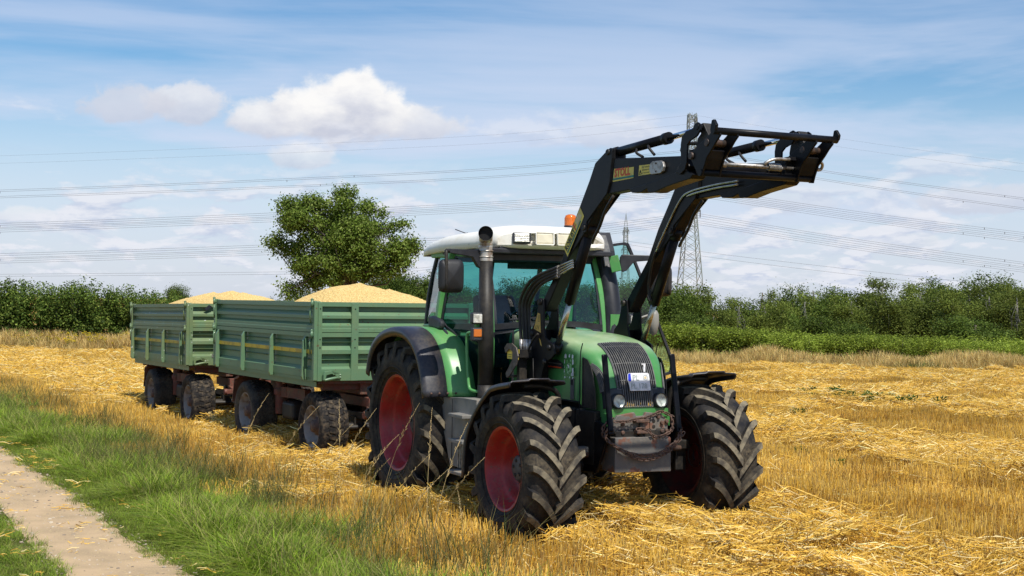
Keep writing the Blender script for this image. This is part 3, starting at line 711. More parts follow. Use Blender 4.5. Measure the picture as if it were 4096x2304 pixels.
# inside: seat, console, wheel
mb = MB(); mb.box((-2.35, 0, 1.52), (.5, .5, .14)); mb.prism([(-2.66, 1.55), (-2.52, 1.55), (-2.58, 2.18), (-2.66, 2.24), (-2.74, 2.2)], -.24, .24); mb.box((-2.30, -.30, 1.72), (.36, .08, .06)); mb.box((-2.30, .30, 1.74), (.42, .14, .08)); mb.box((-2.4, 0, 1.3), (.35, .4, .34))
mb.build('seat', 'seat_cloth', T, bevel=.035)
mb = MB(); mb.prism([(-1.70, 1.1), (-1.42, 1.1), (-1.42, 1.86), (-1.52, 1.96), (-1.64, 1.93), (-1.72, 1.8)], -.20, .20); mb.build('dashboard', 'cab_grey', T, bevel=.03)
mb = MB(); c = Vector((-1.80, 0, 2.02)); n_ = Vector((-.5, 0, .86)).normalized(); u = n_.cross(Vector((0, 1, 0)))
mb.tube([c + (Vector((0, 1, 0)) * math.cos(t) + u * math.sin(t)) * .20 for t in np.linspace(0, 2 * math.pi, 29)], .016, 8, cap=False); mb.tube([c, (-1.62, 0, 1.80)], .03, 8)
for k in range(3): t = k * 2.094 + .5; mb.bar(c, c + (Vector((0, 1, 0)) * math.cos(t) + u * math.sin(t)) * .2, .03, .012)
mb.build('steering_wheel', 'black_plastic', T)
mb = MB(); mb.tube([(-2.97, .02, 1.9), (-2.79, .02, 2.66)], .045, 8); mb.tube([(-2.0, .35, 1.5), (-1.98, .35, 2.06)], .018, 8); mb.lathe([(0, -.03), (.035, 0), (0, .03)], (-1.98, .35, 2.08), 'z', 10); mb.box((-1.66, .12, 2.575), (.04, .9, .14)); mb.box((-2.1, 0, 2.62), (1.0, 1.1, .06))
mb.build('cab_fittings', 'seat_cloth', T, bevel=.01)
# roof: swept cap with a lamp brow at the front
mb = MB()
def roof_ring(k, zt):
    """k 0 rim .. 1 crown"""
    pts = []
    hx0, hx1, hy = -3.17, -1.10, .80
    ins = .0
    return pts
st = [(-3.20, .58, 2.66, 2.70), (-3.15, .66, 2.655, 2.745), (-3.0, .72, 2.66, 2.80), (-2.75, .765, 2.675, 2.85), (-2.4, .785, 2.69, 2.89), (-2.0, .77, 2.70, 2.905), (-1.75, .735, 2.705, 2.91), (-1.66, .715, 2.705, 2.912), (-1.62, .705, 2.70, 2.945), (-1.48, .68, 2.70, 2.945), (-1.38, .655, 2.705, 2.93), (-1.33, .635, 2.72, 2.90), (-1.315, .62, 2.735, 2.86)]
G = []
for x, w, zb, zt in st:
    row = []; h = zt - zb
    bow = .15 * max(0, (x + 1.75) / .435)
    for t in np.linspace(-math.pi / 2, math.pi / 2, 25):
        sy, cz = math.sin(t), math.cos(t)
        y = math.copysign(abs(sy) ** .42, sy) * w; z = zb + h * (abs(cz) ** .50)
        row.append((x + bow * (1 - (y / w) ** 2), y, z))
    row += [(x + bow * (1 - (y / w) ** 2), y, zb) for y in np.linspace(w, -w, 9)[1:-1]]
    G.append(row)
mb.grid(G, 0, closed=True)
mb.add(G[-1], [tuple(range(len(G[-1])))], 0); mb.add(G[0], [tuple(range(len(G[0])))[::-1]], 0)
mb.build('roof', 'roof_white', T)
mb = MB(); mb.box((-2.15, 0, 2.675), (1.7, 1.42, .05)); mb.box((-1.44, 0, 2.70), (.26, 1.20, .05)); mb.build('roof_lining', 'black_plastic', T, bevel=.01)
def brow(y): return -1.315 + .15 * (1 - (y / .62) ** 2) + .012
for y, kind in ((-.40, 1), (-.165, 0), (.065, 0), (.30, 0)):
    x = brow(y) - .004; yaw = math.atan(.30 * y / .384)
    e = empty('work_light' if kind else 'lamp_cover', (x, y, 2.805), (0, R(-4), yaw), T)
    if kind:
        mb = MB(); mb.box((0, 0, 0), (.05, .185, .115)); mb.build('housing', 'black_plastic', e, bevel=.012)
        mb = MB(); mb.box((.024, 0, 0), (.012, .150, .085)); [mb.box((.032, 0, -.034 + .017 * k), (.006, .146, .007)) for k in range(5)]; mb.build('lens', 'lamp_silver', e, bevel=.006)
    else:
        mb = MB(); mb.box((.002, 0, 0), (.03, .175, .105)); mb.build('blank', 'cover_cream', e, bevel=.012)
        mb = MB()
        for a, b in (((0, -.095, -.062), (0, .095, -.062)), ((0, .095, -.062), (0, .095, .062)), ((0, .095, .062), (0, -.095, .062)), ((0, -.095, .062), (0, -.095, -.062))): mb.bar((.012, a[1], a[2]), (.012, b[1], b[2]), .014, .022, up=(1, 0, 0))
        mb.build('bezel', 'roof_white', e, bevel=.004)
mb = MB(); mb.tube([(-2.9, -.2, 2.84), (-2.96, -.21, 2.93)], .012, 8); mb.tube([(-2.95, -.21, 2.92), (-3.02, -.33, 2.97)], .006, 6); mb.build('aerial', 'black_plastic', T)
e = empty('warning_beacon', (-2.05, .62, 2.87), (0, 0, 0), T)
mb = MB(); mb.lathe([(.0, .02), (.055, .02), (.066, .07), (.07, .12), (.07, .135), (0, .135)], (0, 0, 0), 'z', 24); mb.tube([(0, 0, -.08), (0, 0, .03)], .02, 8); mb.build('beacon_base', 'black_plastic', e)
mb = MB(); mb.lathe([(.066, .135), (.064, .22), (.056, .245), (.03, .258), (0, .26)], (0, 0, 0), 'z', 28); [mb.lathe([(.0655, .145 + .013 * k), (.068, .151 + .013 * k), (.0655, .157 + .013 * k)], (0, 0, 0), 'z', 28) for k in range(6)]; mb.build('beacon_dome', 'amber', e)

# --- exhaust stack, air intake
mb = MB(); mb.tube([(-1.22, -.775, 1.30), (-1.235, -.775, 1.9), (-1.26, -.775, 2.58)], [.080, .078, .066], 28); mb.tube([(-1.215, -.775, 1.12), (-1.22, -.775, 1.33)], .083, 28)
mb.build('exhaust_stack', 'black_metal', T)
mb = MB()
q = smooth_path([(-1.26, -.775, 2.56), (-1.268, -.775, 2.68), (-1.262, -.778, 2.755), (-1.225, -.795, 2.815), (-1.165, -.825, 2.835), (-1.14, -.838, 2.835)], 5)
mb.tube(q, [.069 + .003 * math.sin(i * 2.2) * (i < 12) + .004 * max(0, i - 14) / 10 for i in range(len(q))], 28, cap=False)
mb.tube([(-1.262, -.775, 2.60), (-1.262, -.775, 2.612)], .074, 28); mb.tube([(-1.264, -.775, 2.66), (-1.264, -.775, 2.672)], .075, 28)
a = Vector(q[-1]); d = (a - Vector(q[-3])).normalized(); mb.tube([a - d * .06, a + d * .001], .0695, 28, 1, cap=False); mb.tube([a - d * .055, a - d * .035], .0685, 28, 1)
mb.build('exhaust_elbow', ['exhaust_tip', 'dark_void'], T)
mb = MB(); q = smooth_path([(-1.35, .77, 1.55), (-1.36, .77, 1.85), (-1.42, .77, 2.2), (-1.53, .77, 2.55)], 5); mb.tube(q, [.115 - .020 * i / len(q) for i in range(len(q))], 20)
mb.prism([(-1.62, 2.52), (-1.44, 2.50), (-1.50, 2.72), (-1.60, 2.92), (-1.66, 2.90)], .68, .86); mb.prism([(-1.44, 2.55), (-1.432, 2.55), (-1.50, 2.74), (-1.585, 2.89), (-1.59, 2.89)], .70, .80, 1)
mb.build('air_intake', ['black_plastic', 'grille_grey'], T, bevel=.012)

# --- mirrors on swung-out arms
for s in (-1, 1):
    e = empty('mirror', (-1.35, s * .70, 0), (0, 0, 0), T); yo = s * 1.24
    mb = MB(); arm = [(0, 2.645), (0, 2.53), (.03, 2.49), (.07, 2.505), (.15, 2.60), (.46, 2.63), (.46, 2.67), (.02, 2.675)]
    Yd = Vector((.16, s * .46, 0)).normalized(); P0 = Vector((.06, s * .10, 0))
    V = [P0 + Yd * a + Vector((0, 0, z)) for a, z in arm]; nrm = Vector((-Yd.y, Yd.x, 0)) * .022; n = len(V)
    mb.add([v + nrm for v in V] + [v - nrm for v in V], [tuple(range(n)), tuple(range(2 * n - 1, n - 1, -1))] + [(i, i + n, (i + 1) % n + n, (i + 1) % n) for i in range(n)])
    mb.build('mirror_arm', 'black_plastic', e, bevel=.006)
    mb = MB(); mb.bar((0, s * .02, 2.565), (.06, s * .10, 2.59), .05, .17); mb.build('arm_bracket', 'green_paint', e, bevel=.006)
    t = P0 + Yd * .46
    mb = MB(); mb.tube(smooth_path([t + Vector((0, 0, 2.65)), t + Vector((.02, s * .035, 2.65)), t + Vector((.045, s * .045, 2.60)), t + Vector((.060, s * .045, 2.26))], 5), .017, 10); mb.build('mirror_tube', 'black_metal', e)
    mb = MB(); c = t + Vector((.02, -s * .025, 2.405)); w2, h2 = .128, .160
    G = []
    for k, (sc, dx) in enumerate(((1.0, -.035), (1.03, -.01), (.98, .012), (.72, .038), (.0, .046))):
        ring = []
        for a in np.linspace(0, 2 * math.pi, 32, endpoint=False):
            ca, sa = math.cos(a), math.sin(a); ring.append((c.x + dx, c.y + math.copysign(abs(ca) ** .35, ca) * w2 * sc, c.z + math.copysign(abs(sa) ** .35, sa) * h2 * sc))
        G.append(ring)
    mb.grid(G, 0, closed=True); mb.build('mirror_shell', 'mirror_shell', e)
    mb = MB(); mb.box((c.x - .032, c.y, c.z), (.004, w2 * 1.9, h2 * 1.9)); mb.build('mirror_glass', 'chrome', e)
# lamps and indicators on the front posts, near and far
for s in (-1, 1):
    e = empty('work_light', (-1.20, s * .90, 1.995), (0, 0, R(6) * s), T)
    mb = MB(); mb.box((0, 0, 0), (.09, .115, .115)); mb.build('housing', 'black_plastic', e, bevel=.018)
    mb = MB(); mb.box((.046, 0, -.004), (.01, .09, .085)); [mb.box((.053, -.036 + .012 * k, -.004), (.005, .006, .08)) for k in range(7)]; mb.build('lens', 'lamp_silver', e, bevel=.006)
    e = empty('indicator', (-1.18, s * .905, 1.835), (0, 0, R(4) * s), T)
    mb = MB(); mb.box((0, 0, 0), (.07, .115, .135)); mb.build('housing', 'black_plastic', e, bevel=.016)
    mb = MB(); mb.box((.036, 0, .012), (.014, .085, .075)); mb.build('lens', 'amber', e, bevel=.008)
    mb = MB(); mb.box((.036, 0, -.042), (.012, .085, .026)); mb.build('clear_lens', 'lamp_glass', e, bevel=.004)
    mb = MB(); mb.bar((-1.30, s * .70, 1.92), (-1.22, s * .90, 1.92), .03, .25); mb.build('lamp_bracket', 'green_paint', T)
    mb = MB(); mb.tube(smooth_path([(-1.22, s * .86, 1.845), (-1.40, s * .875, 1.845), (-1.455, s * .88, 1.80), (-1.44, s * .88, 1.55), (-1.40, s * .88, 1.33), (-1.34, s * .87, 1.27), (-1.20, s * .80, 1.26)], 5), .016, 10); mb.build('grab_rail', 'green_paint', T)
mb = MB(); mb.tube([(-1.2, .90, 1.98), (-1.12, 1.12, 2.06)], .012, 8); mb.lathe([(0, -.15), (.04, -.12), (.058, -.02), (.055, .08), (.036, .12), (0, .13)], (-1.12, 1.12, 1.97), 'z', 16); mb.build('round_mirror', 'cream_mirror', T)


# --- rear mudguards, tool box, steps
MG = smooth_path([(-3.34, 1.36), (-3.27, 1.55), (-3.12, 1.71), (-2.87, 1.82), (-2.56, 1.87), (-2.25, 1.855), (-2.0, 1.77), (-1.82, 1.62), (-1.70, 1.42), (-1.62, 1.19)], 4)
cw = np.array([RWX, .9])
for s in (-1, 1):
    mb = MB(); G = []
    for yy, ins in ((1.245, .095), (1.262, .05), (1.255, .012), (1.225, .0), (1.12, -.004), (1.01, -.004)):
        G.append([(p[0] + (cw - p)[0] / np.linalg.norm(cw - p) * ins, s * yy, p[1] + (cw - p)[1] / np.linalg.norm(cw - p) * ins) for p in MG])
    mb.grid(G); mb.build('mudguard_rim', 'fender_plastic', T, solid=.014)
    mb = MB(); G = []
    for yy, fx in ((1.01, 0), (.92, .02), (.82, .07), (.74, .10), (.72, .12)):
        ins = .0 if yy > .73 else .06
        G.append([(p[0] + fx * max(0, (p[0] + 2.5) / .9) + (cw - p)[0] / np.linalg.norm(cw - p) * ins, s * yy, p[1] + (cw - p)[1] / np.linalg.norm(cw - p) * ins) for p in MG])
    mb.grid(G); mb.build('mudguard', 'green_paint', T, solid=.012)
    mb = MB(); P = [tuple(p) for p in MG if p[0] > -3.05]; mb.prism(P + [(-1.62, 1.1), (-2.1, 1.1), (-2.6, 1.3), (-3.0, 1.5)], s * .705, s * .72); mb.build('mudguard_wall', 'green_paint', T)
    [MB().lathe([(.0, .016), (.01, .012), (.012, 0)], (-1.60, s * (1.2 - .09 * k), 1.225), 'x', 8).build('bolt', 'rust', T) for k in range(5)]
    mb = MB(); mb.prism([(-1.93, 1.165), (-1.30, 1.20), (-.98, 1.20), (-.98, .78), (-1.06, .50), (-1.60, .50)], s * .985, s * .60); mb.box((-1.55, s * .986, .83), (.006, .012, .68), 1); mb.build('tool_box', ['grey_panel', 'dark_void'], T, bevel=.012)
    for z in (.47, .78, 1.03):
        mb = MB(); mb.box((-1.22, s * 1.03, z), (.34, .15, .035))
        if z == .78: [mb.bar((-1.36 + .05 * k, s * 1.0, .50), (-1.36 + .05 * k, s * 1.0, .77), .018, .02, 1) for k in range(6)]
        mb.build('step', ['grey_panel', 'bright_steel'], T, bevel=.006)
# --- front mudguards on stalks
FG = smooth_path([(-.80, .48), (-.745, .85), (-.56, 1.12), (-.27, 1.345), (-.10, 1.405), (.26, 1.455)], 5)
for s in (-1, 1):
    dz = .0 if s < 0 else .045
    mb = MB(); G = []
    c0 = np.array([0, .66])
    for yy, ins in ((1.215, .05), (1.222, .015), (1.20, .0), (1.06, -.008), (1.04, -.024), (.86, -.024), (.84, -.008), (.70, .0), (.68, .03)):
        row = []
        for k, p in enumerate(FG):
            n_ = (c0 - p) / np.linalg.norm(c0 - p); i2 = ins if (ins > -.02 or p[0] > -.05) else -.008
            q = p + n_ * i2; row.append((q[0] - (.04 if (yy > 1.15 and p[0] > .2) else 0), s * yy, q[1] + dz))
        G.append(row)
    mb.grid(G); mb.build('front_mudguard', 'fender_plastic', T, solid=.014)
    mb = MB(); mb.tube(smooth_path([(-.05, s * .62, .80 + dz), (-.02, s * .60, 1.15 + dz), (.02, s * .64, 1.33 + dz), (.04, s * .80, 1.395 + dz), (.04, s * 1.0, 1.40 + dz)], 5), .025, 10); mb.build('mudguard_stay', 'black_metal', T)

# --- front loader
YL = .465
LO = [(-.53, 2.13), (-.47, 2.21), (-.12, 2.575), (.06, 2.87), (.37, 3.27), (.475, 3.42), (.65, 3.50), (.715, 3.525), (.785, 3.515), (.785, 3.43), (.765, 3.34), (.745, 3.22), (.70, 3.135), (.60, 3.08), (.36, 2.87), (.30, 2.80), (-.02, 2.56), (-.40, 2.13), (-.46, 2.07)]
UP = [(.72, 3.43), (1.90, 3.35), (1.95, 3.26), (1.86, 3.20), (1.73, 3.165), (1.45, 3.125), (1.06, 3.135), (.66, 3.12)]
for s in (-1, 1):
    e = empty('loader_arm', (0, 0, 0), (0, 0, 0), T); y0, y1 = s * (YL - .062), s * (YL + .062)
    mb = MB(); mb.prism(LO, y0, y1); mb.build('lower_beam', 'black_paint', e, bevel=.008)
    mb = MB(); mb.prism(UP, s * (YL - .052), s * (YL + .055)); mb.build('upper_beam', 'black_paint', e, bevel=.008)
    mb = MB(); yo = s * (YL + .066)
    mb.prism([(.33, 2.80), (.34, 2.89), (.69, 3.12), (.74, 3.22), (.755, 3.34), (.775, 3.43), (.775, 3.505), (.71, 3.515), (.48, 3.41), (.38, 3.26), (.22, 3.05), (.22, 2.84), (.27, 2.79)], s * (YL + .060), s * (YL + .072)); mb.prism([(.33, 2.80), (.34, 2.89), (.69, 3.12), (.74, 3.22), (.775, 3.43), (.775, 3.505), (.71, 3.515), (.48, 3.41), (.22, 3.05), (.22, 2.84), (.27, 2.79)], s * (YL - .072), s * (YL - .060))
    mb.prism([(1.05, 3.14), (1.10, 3.105), (1.25, 3.10), (1.34, 3.125), (1.36, 3.09), (1.45, 3.085), (1.64, 3.12), (1.72, 3.13), (1.98, 3.16), (2.02, 3.19), (1.86, 3.26), (1.82, 3.235), (1.45, 3.18)], s * (YL - .066), s * (YL + .066))
    mb.build('arm_plate', 'black_paint', e, bevel=.006)
    for (px, pz, r) in ((.705, 3.487, .028), (.29, 2.845, .030), (1.88, 3.27, .026), (-.51, 2.165, .030)):
        w = .082 if px != -.51 else .105; MB().lathe([(0, -w), (r * .5, -w), (r * .75, -w - .004), (r, -w + .004), (r, w - .004), (r * .75, w + .004), (r * .5, w), (0, w)], (px, s * YL, pz), 'y', 16).build('pin', 'black_metal', e)
    # curved double link plates carrying the tilt pin
    mb = MB(); LK = [(1.80, 3.22), (1.87, 3.30), (1.865, 3.44), (1.88, 3.50), (1.935, 3.54), (2.03, 3.55), (2.06, 3.585), (2.10, 3.595), (2.135, 3.575), (2.14, 3.53), (2.09, 3.485), (2.0, 3.46), (1.96, 3.43), (1.955, 3.29), (1.93, 3.235), (1.86, 3.20)]
    mb.prism(LK, s * YL - .085, s * YL - .068); mb.prism(LK, s * YL + .068, s * YL + .085); mb.tube([(2.095, s * YL - .09, 3.558), (2.095, s * YL + .09, 3.558)], .026, 14); mb.build('tilt_link', 'black_paint', e, bevel=.004)
    mb = MB(); mb.prism([(2.07, 3.585), (2.12, 3.59), (2.17, 3.52), (2.22, 3.46), (2.25, 3.40), (2.19, 3.38), (2.13, 3.45), (2.08, 3.52)], s * YL - .045, s * YL + .045); mb.build('tilt_lever', 'grey_iron' if False else 'black_metal', e, bevel=.006)
    c = empty('tilt_cylinder', (0, 0, 0), (0, 0, 0), T)
    a, b = Vector((.715, s * YL, 3.485)), Vector((2.085, s * YL, 3.557)); d = b - a
    mb = MB(); mb.tube([a, a + d * .60], .041, 20); mb.tube([a + d * .575, a + d * .625], .050, 20); mb.tube([a, a + d * .03], .05, 12); mb.build('barrel', 'black_paint', c)
    mb = MB(); mb.tube([a + d * .62, b], .024, 16); mb.build('rod', 'chrome', c)
    c = empty('lift_cylinder', (0, 0, 0), (0, 0, 0), T)
    a, b = Vector((.285, s * YL, 2.845)), Vector((-.315, s * YL, 1.735)); d = b - a
    mb = MB(); mb.tube([a, a + d * .615], .050, 20); mb.tube([a - d.normalized() * .03, a + d * .06], .060, 16); mb.build('barrel', 'black_paint', c)
    mb = MB(); mb.tube([a + d * .61, b], .029, 16); mb.tube([b - d.normalized() * .04, b + d.normalized() * .05], .05, 12, 1); mb.build('rod', ['rod_steel', 'black_metal'], c)
    # console bolted to the tractor
    c = empty('loader_console', (0, 0, 0), (0, 0, 0), T)
    CP = [(-.455, 2.19), (-.515, 2.205), (-.56, 2.17), (-.57, 2.08), (-.62, 1.96), (-.69, 1.90), (-.71, 1.82), (-.74, 1.72), (-.81, 1.64), (-.83, 1.36), (-.76, 1.05), (-.50, 1.05), (-.475, 1.42), (-.44, 1.52), (-.38, 1.60), (-.27, 1.635), (-.20, 1.68), (-.235, 1.765), (-.29, 1.785), (-.40, 1.83), (-.43, 1.92), (-.44, 2.10)]
    mb = MB(); mb.prism(CP, s * (YL + .066), s * (YL + .084)); mb.prism(CP, s * (YL - .084), s * (YL - .066)); mb.prism([(-.70, 1.05), (-.55, 1.05), (-.55, 1.9), (-.66, 1.86), (-.70, 1.7)], s * (YL - .066), s * (YL + .066))
    mb.bar((-.62, s * .30, 1.1), (-.62, s * .46, 1.1), .22, .12); mb.build('console_plate', 'black_paint', c, bevel=.006)
    mb = MB(); [MB().lathe([(.028, 0), (.028, s * .012), (.018, s * .02), (0, s * .02)], (x, s * (YL + .084), z), 'y', 14).build('console_pin', 'black_metal', c) for x, z in ((-.315, 1.735), (-.40, 1.60), (-.66, 1.86))]
    mb = MB(); mb.tube(smooth_path([(-.50, s * .575, 1.86), (-.58, s * .585, 1.80), (-.66, s * .59, 1.70), (-.70, s * .59, 1.635)], 4), .010, 8); mb.lathe([(0, -.035), (.028, -.015), (.03, .01), (0, .03)], (-.705, s * .59, 1.625), 'z', 12); mb.tube([(-.62, s * .56, 1.62), (-.60, s * .56, 1.30)], .006, 6); mb.build('locking_lever', 'black_metal', c)
# cross tube between the arms
mb = MB(); mb.tube([(1.70, -YL + .05, 3.285), (1.70, YL - .05, 3.285)], .060, 22); mb.box((1.74, -.24, 3.39), (.22, .14, .09), 1); mb.tube([(1.84, -.24, 3.375), (1.90, -.24, 3.375)], .03, 12, 1); mb.build('cross_tube', ['black_paint', 'black_metal'], T, bevel=.004)
# tool carrier
c = empty('tool_carrier', (0, 0, 0), (0, 0, 0), T)
mb = MB(); mb.tube([(2.385, -.605, 3.494), (2.385, .60, 3.50)], .028, 18); mb.build('top_bar', 'black_paint', c)
mb = MB(); mb.tube([(2.15, -.56, 3.195), (2.15, .53, 3.20)], .028, 18); mb.build('bottom_bar', 'black_paint', c)
for s in (-1, 1):
    mb = MB()
    OP = [(2.40, 3.505), (2.37, 3.52), (2.30, 3.50), (2.22, 3.455), (2.13, 3.42), (2.01, 3.36), (2.0, 3.33), (2.06, 3.25), (2.12, 3.17), (2.17, 3.165), (2.19, 3.22), (2.23, 3.30), (2.31, 3.37), (2.36, 3.42), (2.41, 3.46)]
    mb.prism(OP, s * .535, s * .552); mb.prism(OP, s * .372, s * .389)
    mb.prism([(2.25, 3.36), (2.18, 3.22), (2.12, 3.20), (2.08, 3.26), (2.18, 3.40)], s * .389, s * .535); mb.tube([(2.235, s * .37, 3.42), (2.235, s * .56, 3.42)], .030, 14, 1); mb.tube([(2.03, s * .36, 3.335), (2.03, s * .57, 3.335)], .030, 14, 1)
    mb.prism([(2.06, 3.24), (2.06, 3.34), (2.10, 3.37), (2.16, 3.37), (2.17, 3.34), (2.12, 3.33), (2.11, 3.22)], s * .30, s * .372)
    mb.build('side_plate', ['black_paint', 'worn_iron'], c, bevel=.004)
    mb = MB(); mb.prism([(2.35, 3.50), (2.37, 3.575), (2.395, 3.58), (2.43, 3.535), (2.42, 3.50), (2.385, 3.47)], s * .58, s * .605); mb.build('hook', 'black_paint', c, bevel=.004)
mb = MB(); mb.tube([(2.12, -.36, 3.275), (2.12, .64, 3.285)], .016, 12); mb.tube([(2.12, -.38, 3.275), (2.12, -.29, 3.276)], .025, 12)
mb.tube(smooth_path([(2.12, .10, 3.285), (2.14, .08, 3.305), (2.16, .16, 3.34), (2.17, .30, 3.345)], 4), .013, 10); mb.tube(smooth_path([(2.12, .62, 3.285), (2.12, .66, 3.29), (2.15, .65, 3.33), (2.18, .58, 3.355)], 4), .013, 10); mb.build('latch_rod', 'bright_steel', c)
mb = MB(); mb.tube([(2.12 + .026 * math.cos(t * 2 * math.pi * 11), .12 + .13 * t, 3.28 + .026 * math.sin(t * 2 * math.pi * 11)) for t in np.linspace(0, 1, 133)], .005, 5); mb.build('latch_spring', 'bright_steel', c)
# hoses, pipes, quick coupler on the near side
yo = -.60
for k, (dx, dy) in enumerate(((0, 0), (.035, .02), (.07, .03), (.10, .05))):
    q = smooth_path([(-.80 + dx, yo + dy, 1.78), (-.835 + dx, yo + dy, 2.02), (-.83 + dx, yo + dy, 2.17 - .01 * k), (-.69 + dx * .8, yo + dy, 2.32 - .02 * k), (-.48 + dx * .6, yo + dy * .6, 2.41 - .022 * k), (-.15 + .0 * dx, -.555, 2.49 - .027 * k)], 8)
    MB().tube(q, .0165, 10).build('hydraulic_hose', 'black_metal', T)
for k in range(4): mb = MB(); mb.tube([(-.17, -.552, 2.487 - .027 * k), (-.05, -.55, 2.517 - .025 * k), (.12, -.548, 2.55 - .02 * k)], .010, 8); mb.tube([(-.19, -.555, 2.481 - .027 * k), (-.145, -.552, 2.492 - .027 * k)], .019, 8, 1); mb.build('hydraulic_pipe', ['rod_steel', 'bright_steel'], T)
[MB().tube([(-.80 + x, -.60 + y, 1.66), (-.80 + x, -.60 + y, 1.80)], .021, 10).build('hose_fitting', 'bright_steel', T) for x, y in ((0, 0), (.035, .02), (.07, .03), (.10, .05))]
mb = MB()
for y in (-.70, -.52):
    q = [(-.93, y, 1.66), (-.955, y, 1.71), (-.90, y, 1.755), (-.80, y, 1.76), (-.70, y, 1.72), (-.66, y, 1.64), (-.70, y, 1.55), (-.84, y, 1.44), (-.90, y, 1.42), (-.92, y, 1.46), (-.78, y, 1.60), (-.78, y, 1.68), (-.85, y, 1.705)]
    mb.prism([(p[0], p[2]) for p in q], y - .006, y + .006)
mb.tube([(-.90, -.70, 1.435), (-.90, -.52, 1.435)], .014, 10); mb.build('coupler_handle', 'handle_iron', T)
mb = MB(); mb.box((-.78, -.61, 1.665), (.24, .15, .075)); mb.box((-.76, -.61, 1.40), (.06, .08, .5), 1); mb.box((-.80, -.687, 1.685), (.26, .004, .04), 2); mb.box((-.80, -.688, 1.635), (.24, .004, .06), 3)
mb.text('STOLL HYDRO-FIX', .026, (-.915, -.6895, 1.676), (1, 0, 0), (0, 0, 1), 4)
[mb.box((-.86 + .09 * (k % 2), -.6905, 1.648 - .022 * (k // 2)), (.07, .002, .004), 4) for k in range(4)]
mb.build('quick_coupler', ['black_metal', 'black_metal', 'decal_yellow', 'decal_yellow', 'decal_ink'], T, bevel=.003)
# pipe and hose on the far arm's inner face, short hoses at the bends
mb = MB(); q = smooth_path([(1.35, .385, 3.235), (1.0, .385, 3.225), (.62, .385, 3.19), (.46, .385, 3.12), (.24, .385, 2.88), (.06, .385, 2.66)], 6); mb.tube(q, .010, 8); mb.build('hydraulic_pipe', 'rod_steel', T); MB().tube([(p[0], p[1] - .002, p[2] - .03) for p in q[:14]], .010, 8).build('hydraulic_pipe', 'rod_steel', T)
HZ = [([(1.66, -.40, 3.42), (1.62, -.36, 3.46), (1.68, -.33, 3.48), (1.92, -.30, 3.46)], .016), ([(.05, .39, 2.66), (-.05, .40, 2.50), (-.10, .41, 2.30), (-.06, .42, 2.18)], .014)]
for s in (-1, 1):
    y = s * YL - .085
    HZ += [([(.80, y + .02, 3.10), (.70, y, 2.98), (.60, y, 2.84), (.50, y, 2.74), (.42, y + .03, 2.70)], .014), ([(1.30, s * YL - .03, 3.49), (1.36, s * YL - .06, 3.46), (1.40, s * YL - .03, 3.40)], .012), ([(1.12, s * YL - .03, 3.48), (1.16, s * YL - .06, 3.44), (1.22, s * YL - .03, 3.40)], .012)]
for q, r in HZ: MB().tube(smooth_path(q, 5), r, 8).build('hydraulic_hose', 'black_metal', T)
# stickers on the near arm
y = -(YL + .0745)
mb = MB(); mb.add([(.79, y + .018, 3.335), (1.115, y + .018, 3.325), (1.11, y + .018, 3.232), (.765, y + .018, 3.222)], [(3, 2, 1, 0)], 0)
ux = Vector((1, 0, .012)); uy = Vector((.07, 0, 1))
mb.text('STOLL', .098, (.795, y + .016, 3.262), ux, (.06, 0, 1), 1, .004, sx=.92); mb.bar((.775, y + .0165, 3.243), (1.112, y + .0165, 3.2475), .002, .017, 2)
mb.build('maker_sticker', ['decal_yellow', 'decal_red', 'decal_teal'], T)
mb = MB(); mb.add([(1.20, y + .018, 3.33), (1.40, y + .018, 3.325), (1.40, y + .018, 3.245), (1.19, y + .018, 3.243)], [(3, 2, 1, 0)], 0)
for k, tx in enumerate(('Der Aufenthalt im', 'Arbeitsbereich', 'ist verboten!')): mb.text(tx, .023, (1.245, y + .016, 3.303 - .024 * k), ux, (.0, 0, 1), 1, sx=1.0)
tr = [(1.203, 3.253), (1.238, 3.253), (1.2205, 3.292)]
for a, b in zip(tr, tr[1:] + tr[:1]): mb.bar((a[0], y + .0165, a[1]), (b[0], y + .0165, b[1]), .002, .004, 1)
mb.bar((1.2205, y + .0165, 3.262), (1.2205, y + .0165, 3.28), .002, .004, 1)
mb.build('warning_sticker', ['decal_yellow', 'decal_ink'], T)
mb = MB(); q = [(1.43, 3.235), (1.56, 3.235), (1.60, 3.25), (1.615, 3.285), (1.60, 3.325), (1.56, 3.34), (1.44, 3.342), (1.405, 3.325), (1.395, 3.285), (1.405, 3.25)]
mb.prism(q, y + .016, y - .006); [mb.lathe([(.010, 0), (.008, -.006), (0, -.006)], (1.5, y - .006, z), 'y', 8, 1) for z in (3.255, 3.322)]; mb.build('oval_plate', ['bright_steel', 'black_metal'], T, bevel=.004)
mb = MB(); P = [Vector((.225, y, 3.03)), Vector((.30, y, 2.945)), Vector((.0, y, 2.585)), Vector((-.075, y, 2.67))]
mb.add(P, [(0, 1, 2, 3)], 0)
ux = (Vector((.225, 0, 3.03)) - Vector((-.075, 0, 2.67))).normalized(); uy = Vector((-ux.z, 0, ux.x)); O = Vector((.0, y - .0012, 2.585)) + uy * .040 + ux * .028
mb.text('ROBUST', .078, O, ux, uy, 2, .003, sx=.82); mb.text('F', .105, O + ux * .245, ux, uy, 1, .004, sx=.85)
mb.bar(Vector((.0, y - .001, 2.585)) + uy * .022 + ux * .03, Vector((.0, y - .001, 2.585)) + uy * .022 + ux * .40, .002, .016, 3)
a = O + ux * .305 + uy * -.002; mb.add([a + uy * 0, a + ux * .115, a + ux * .10 + uy * .062, a + uy * .066], [(0, 1, 2, 3)], 4)
mb.build('model_sticker', ['decal_yellow', 'decal_red', 'decal_ink', 'decal_teal', 'decal_pale'], T)
y = -(YL + .0865)
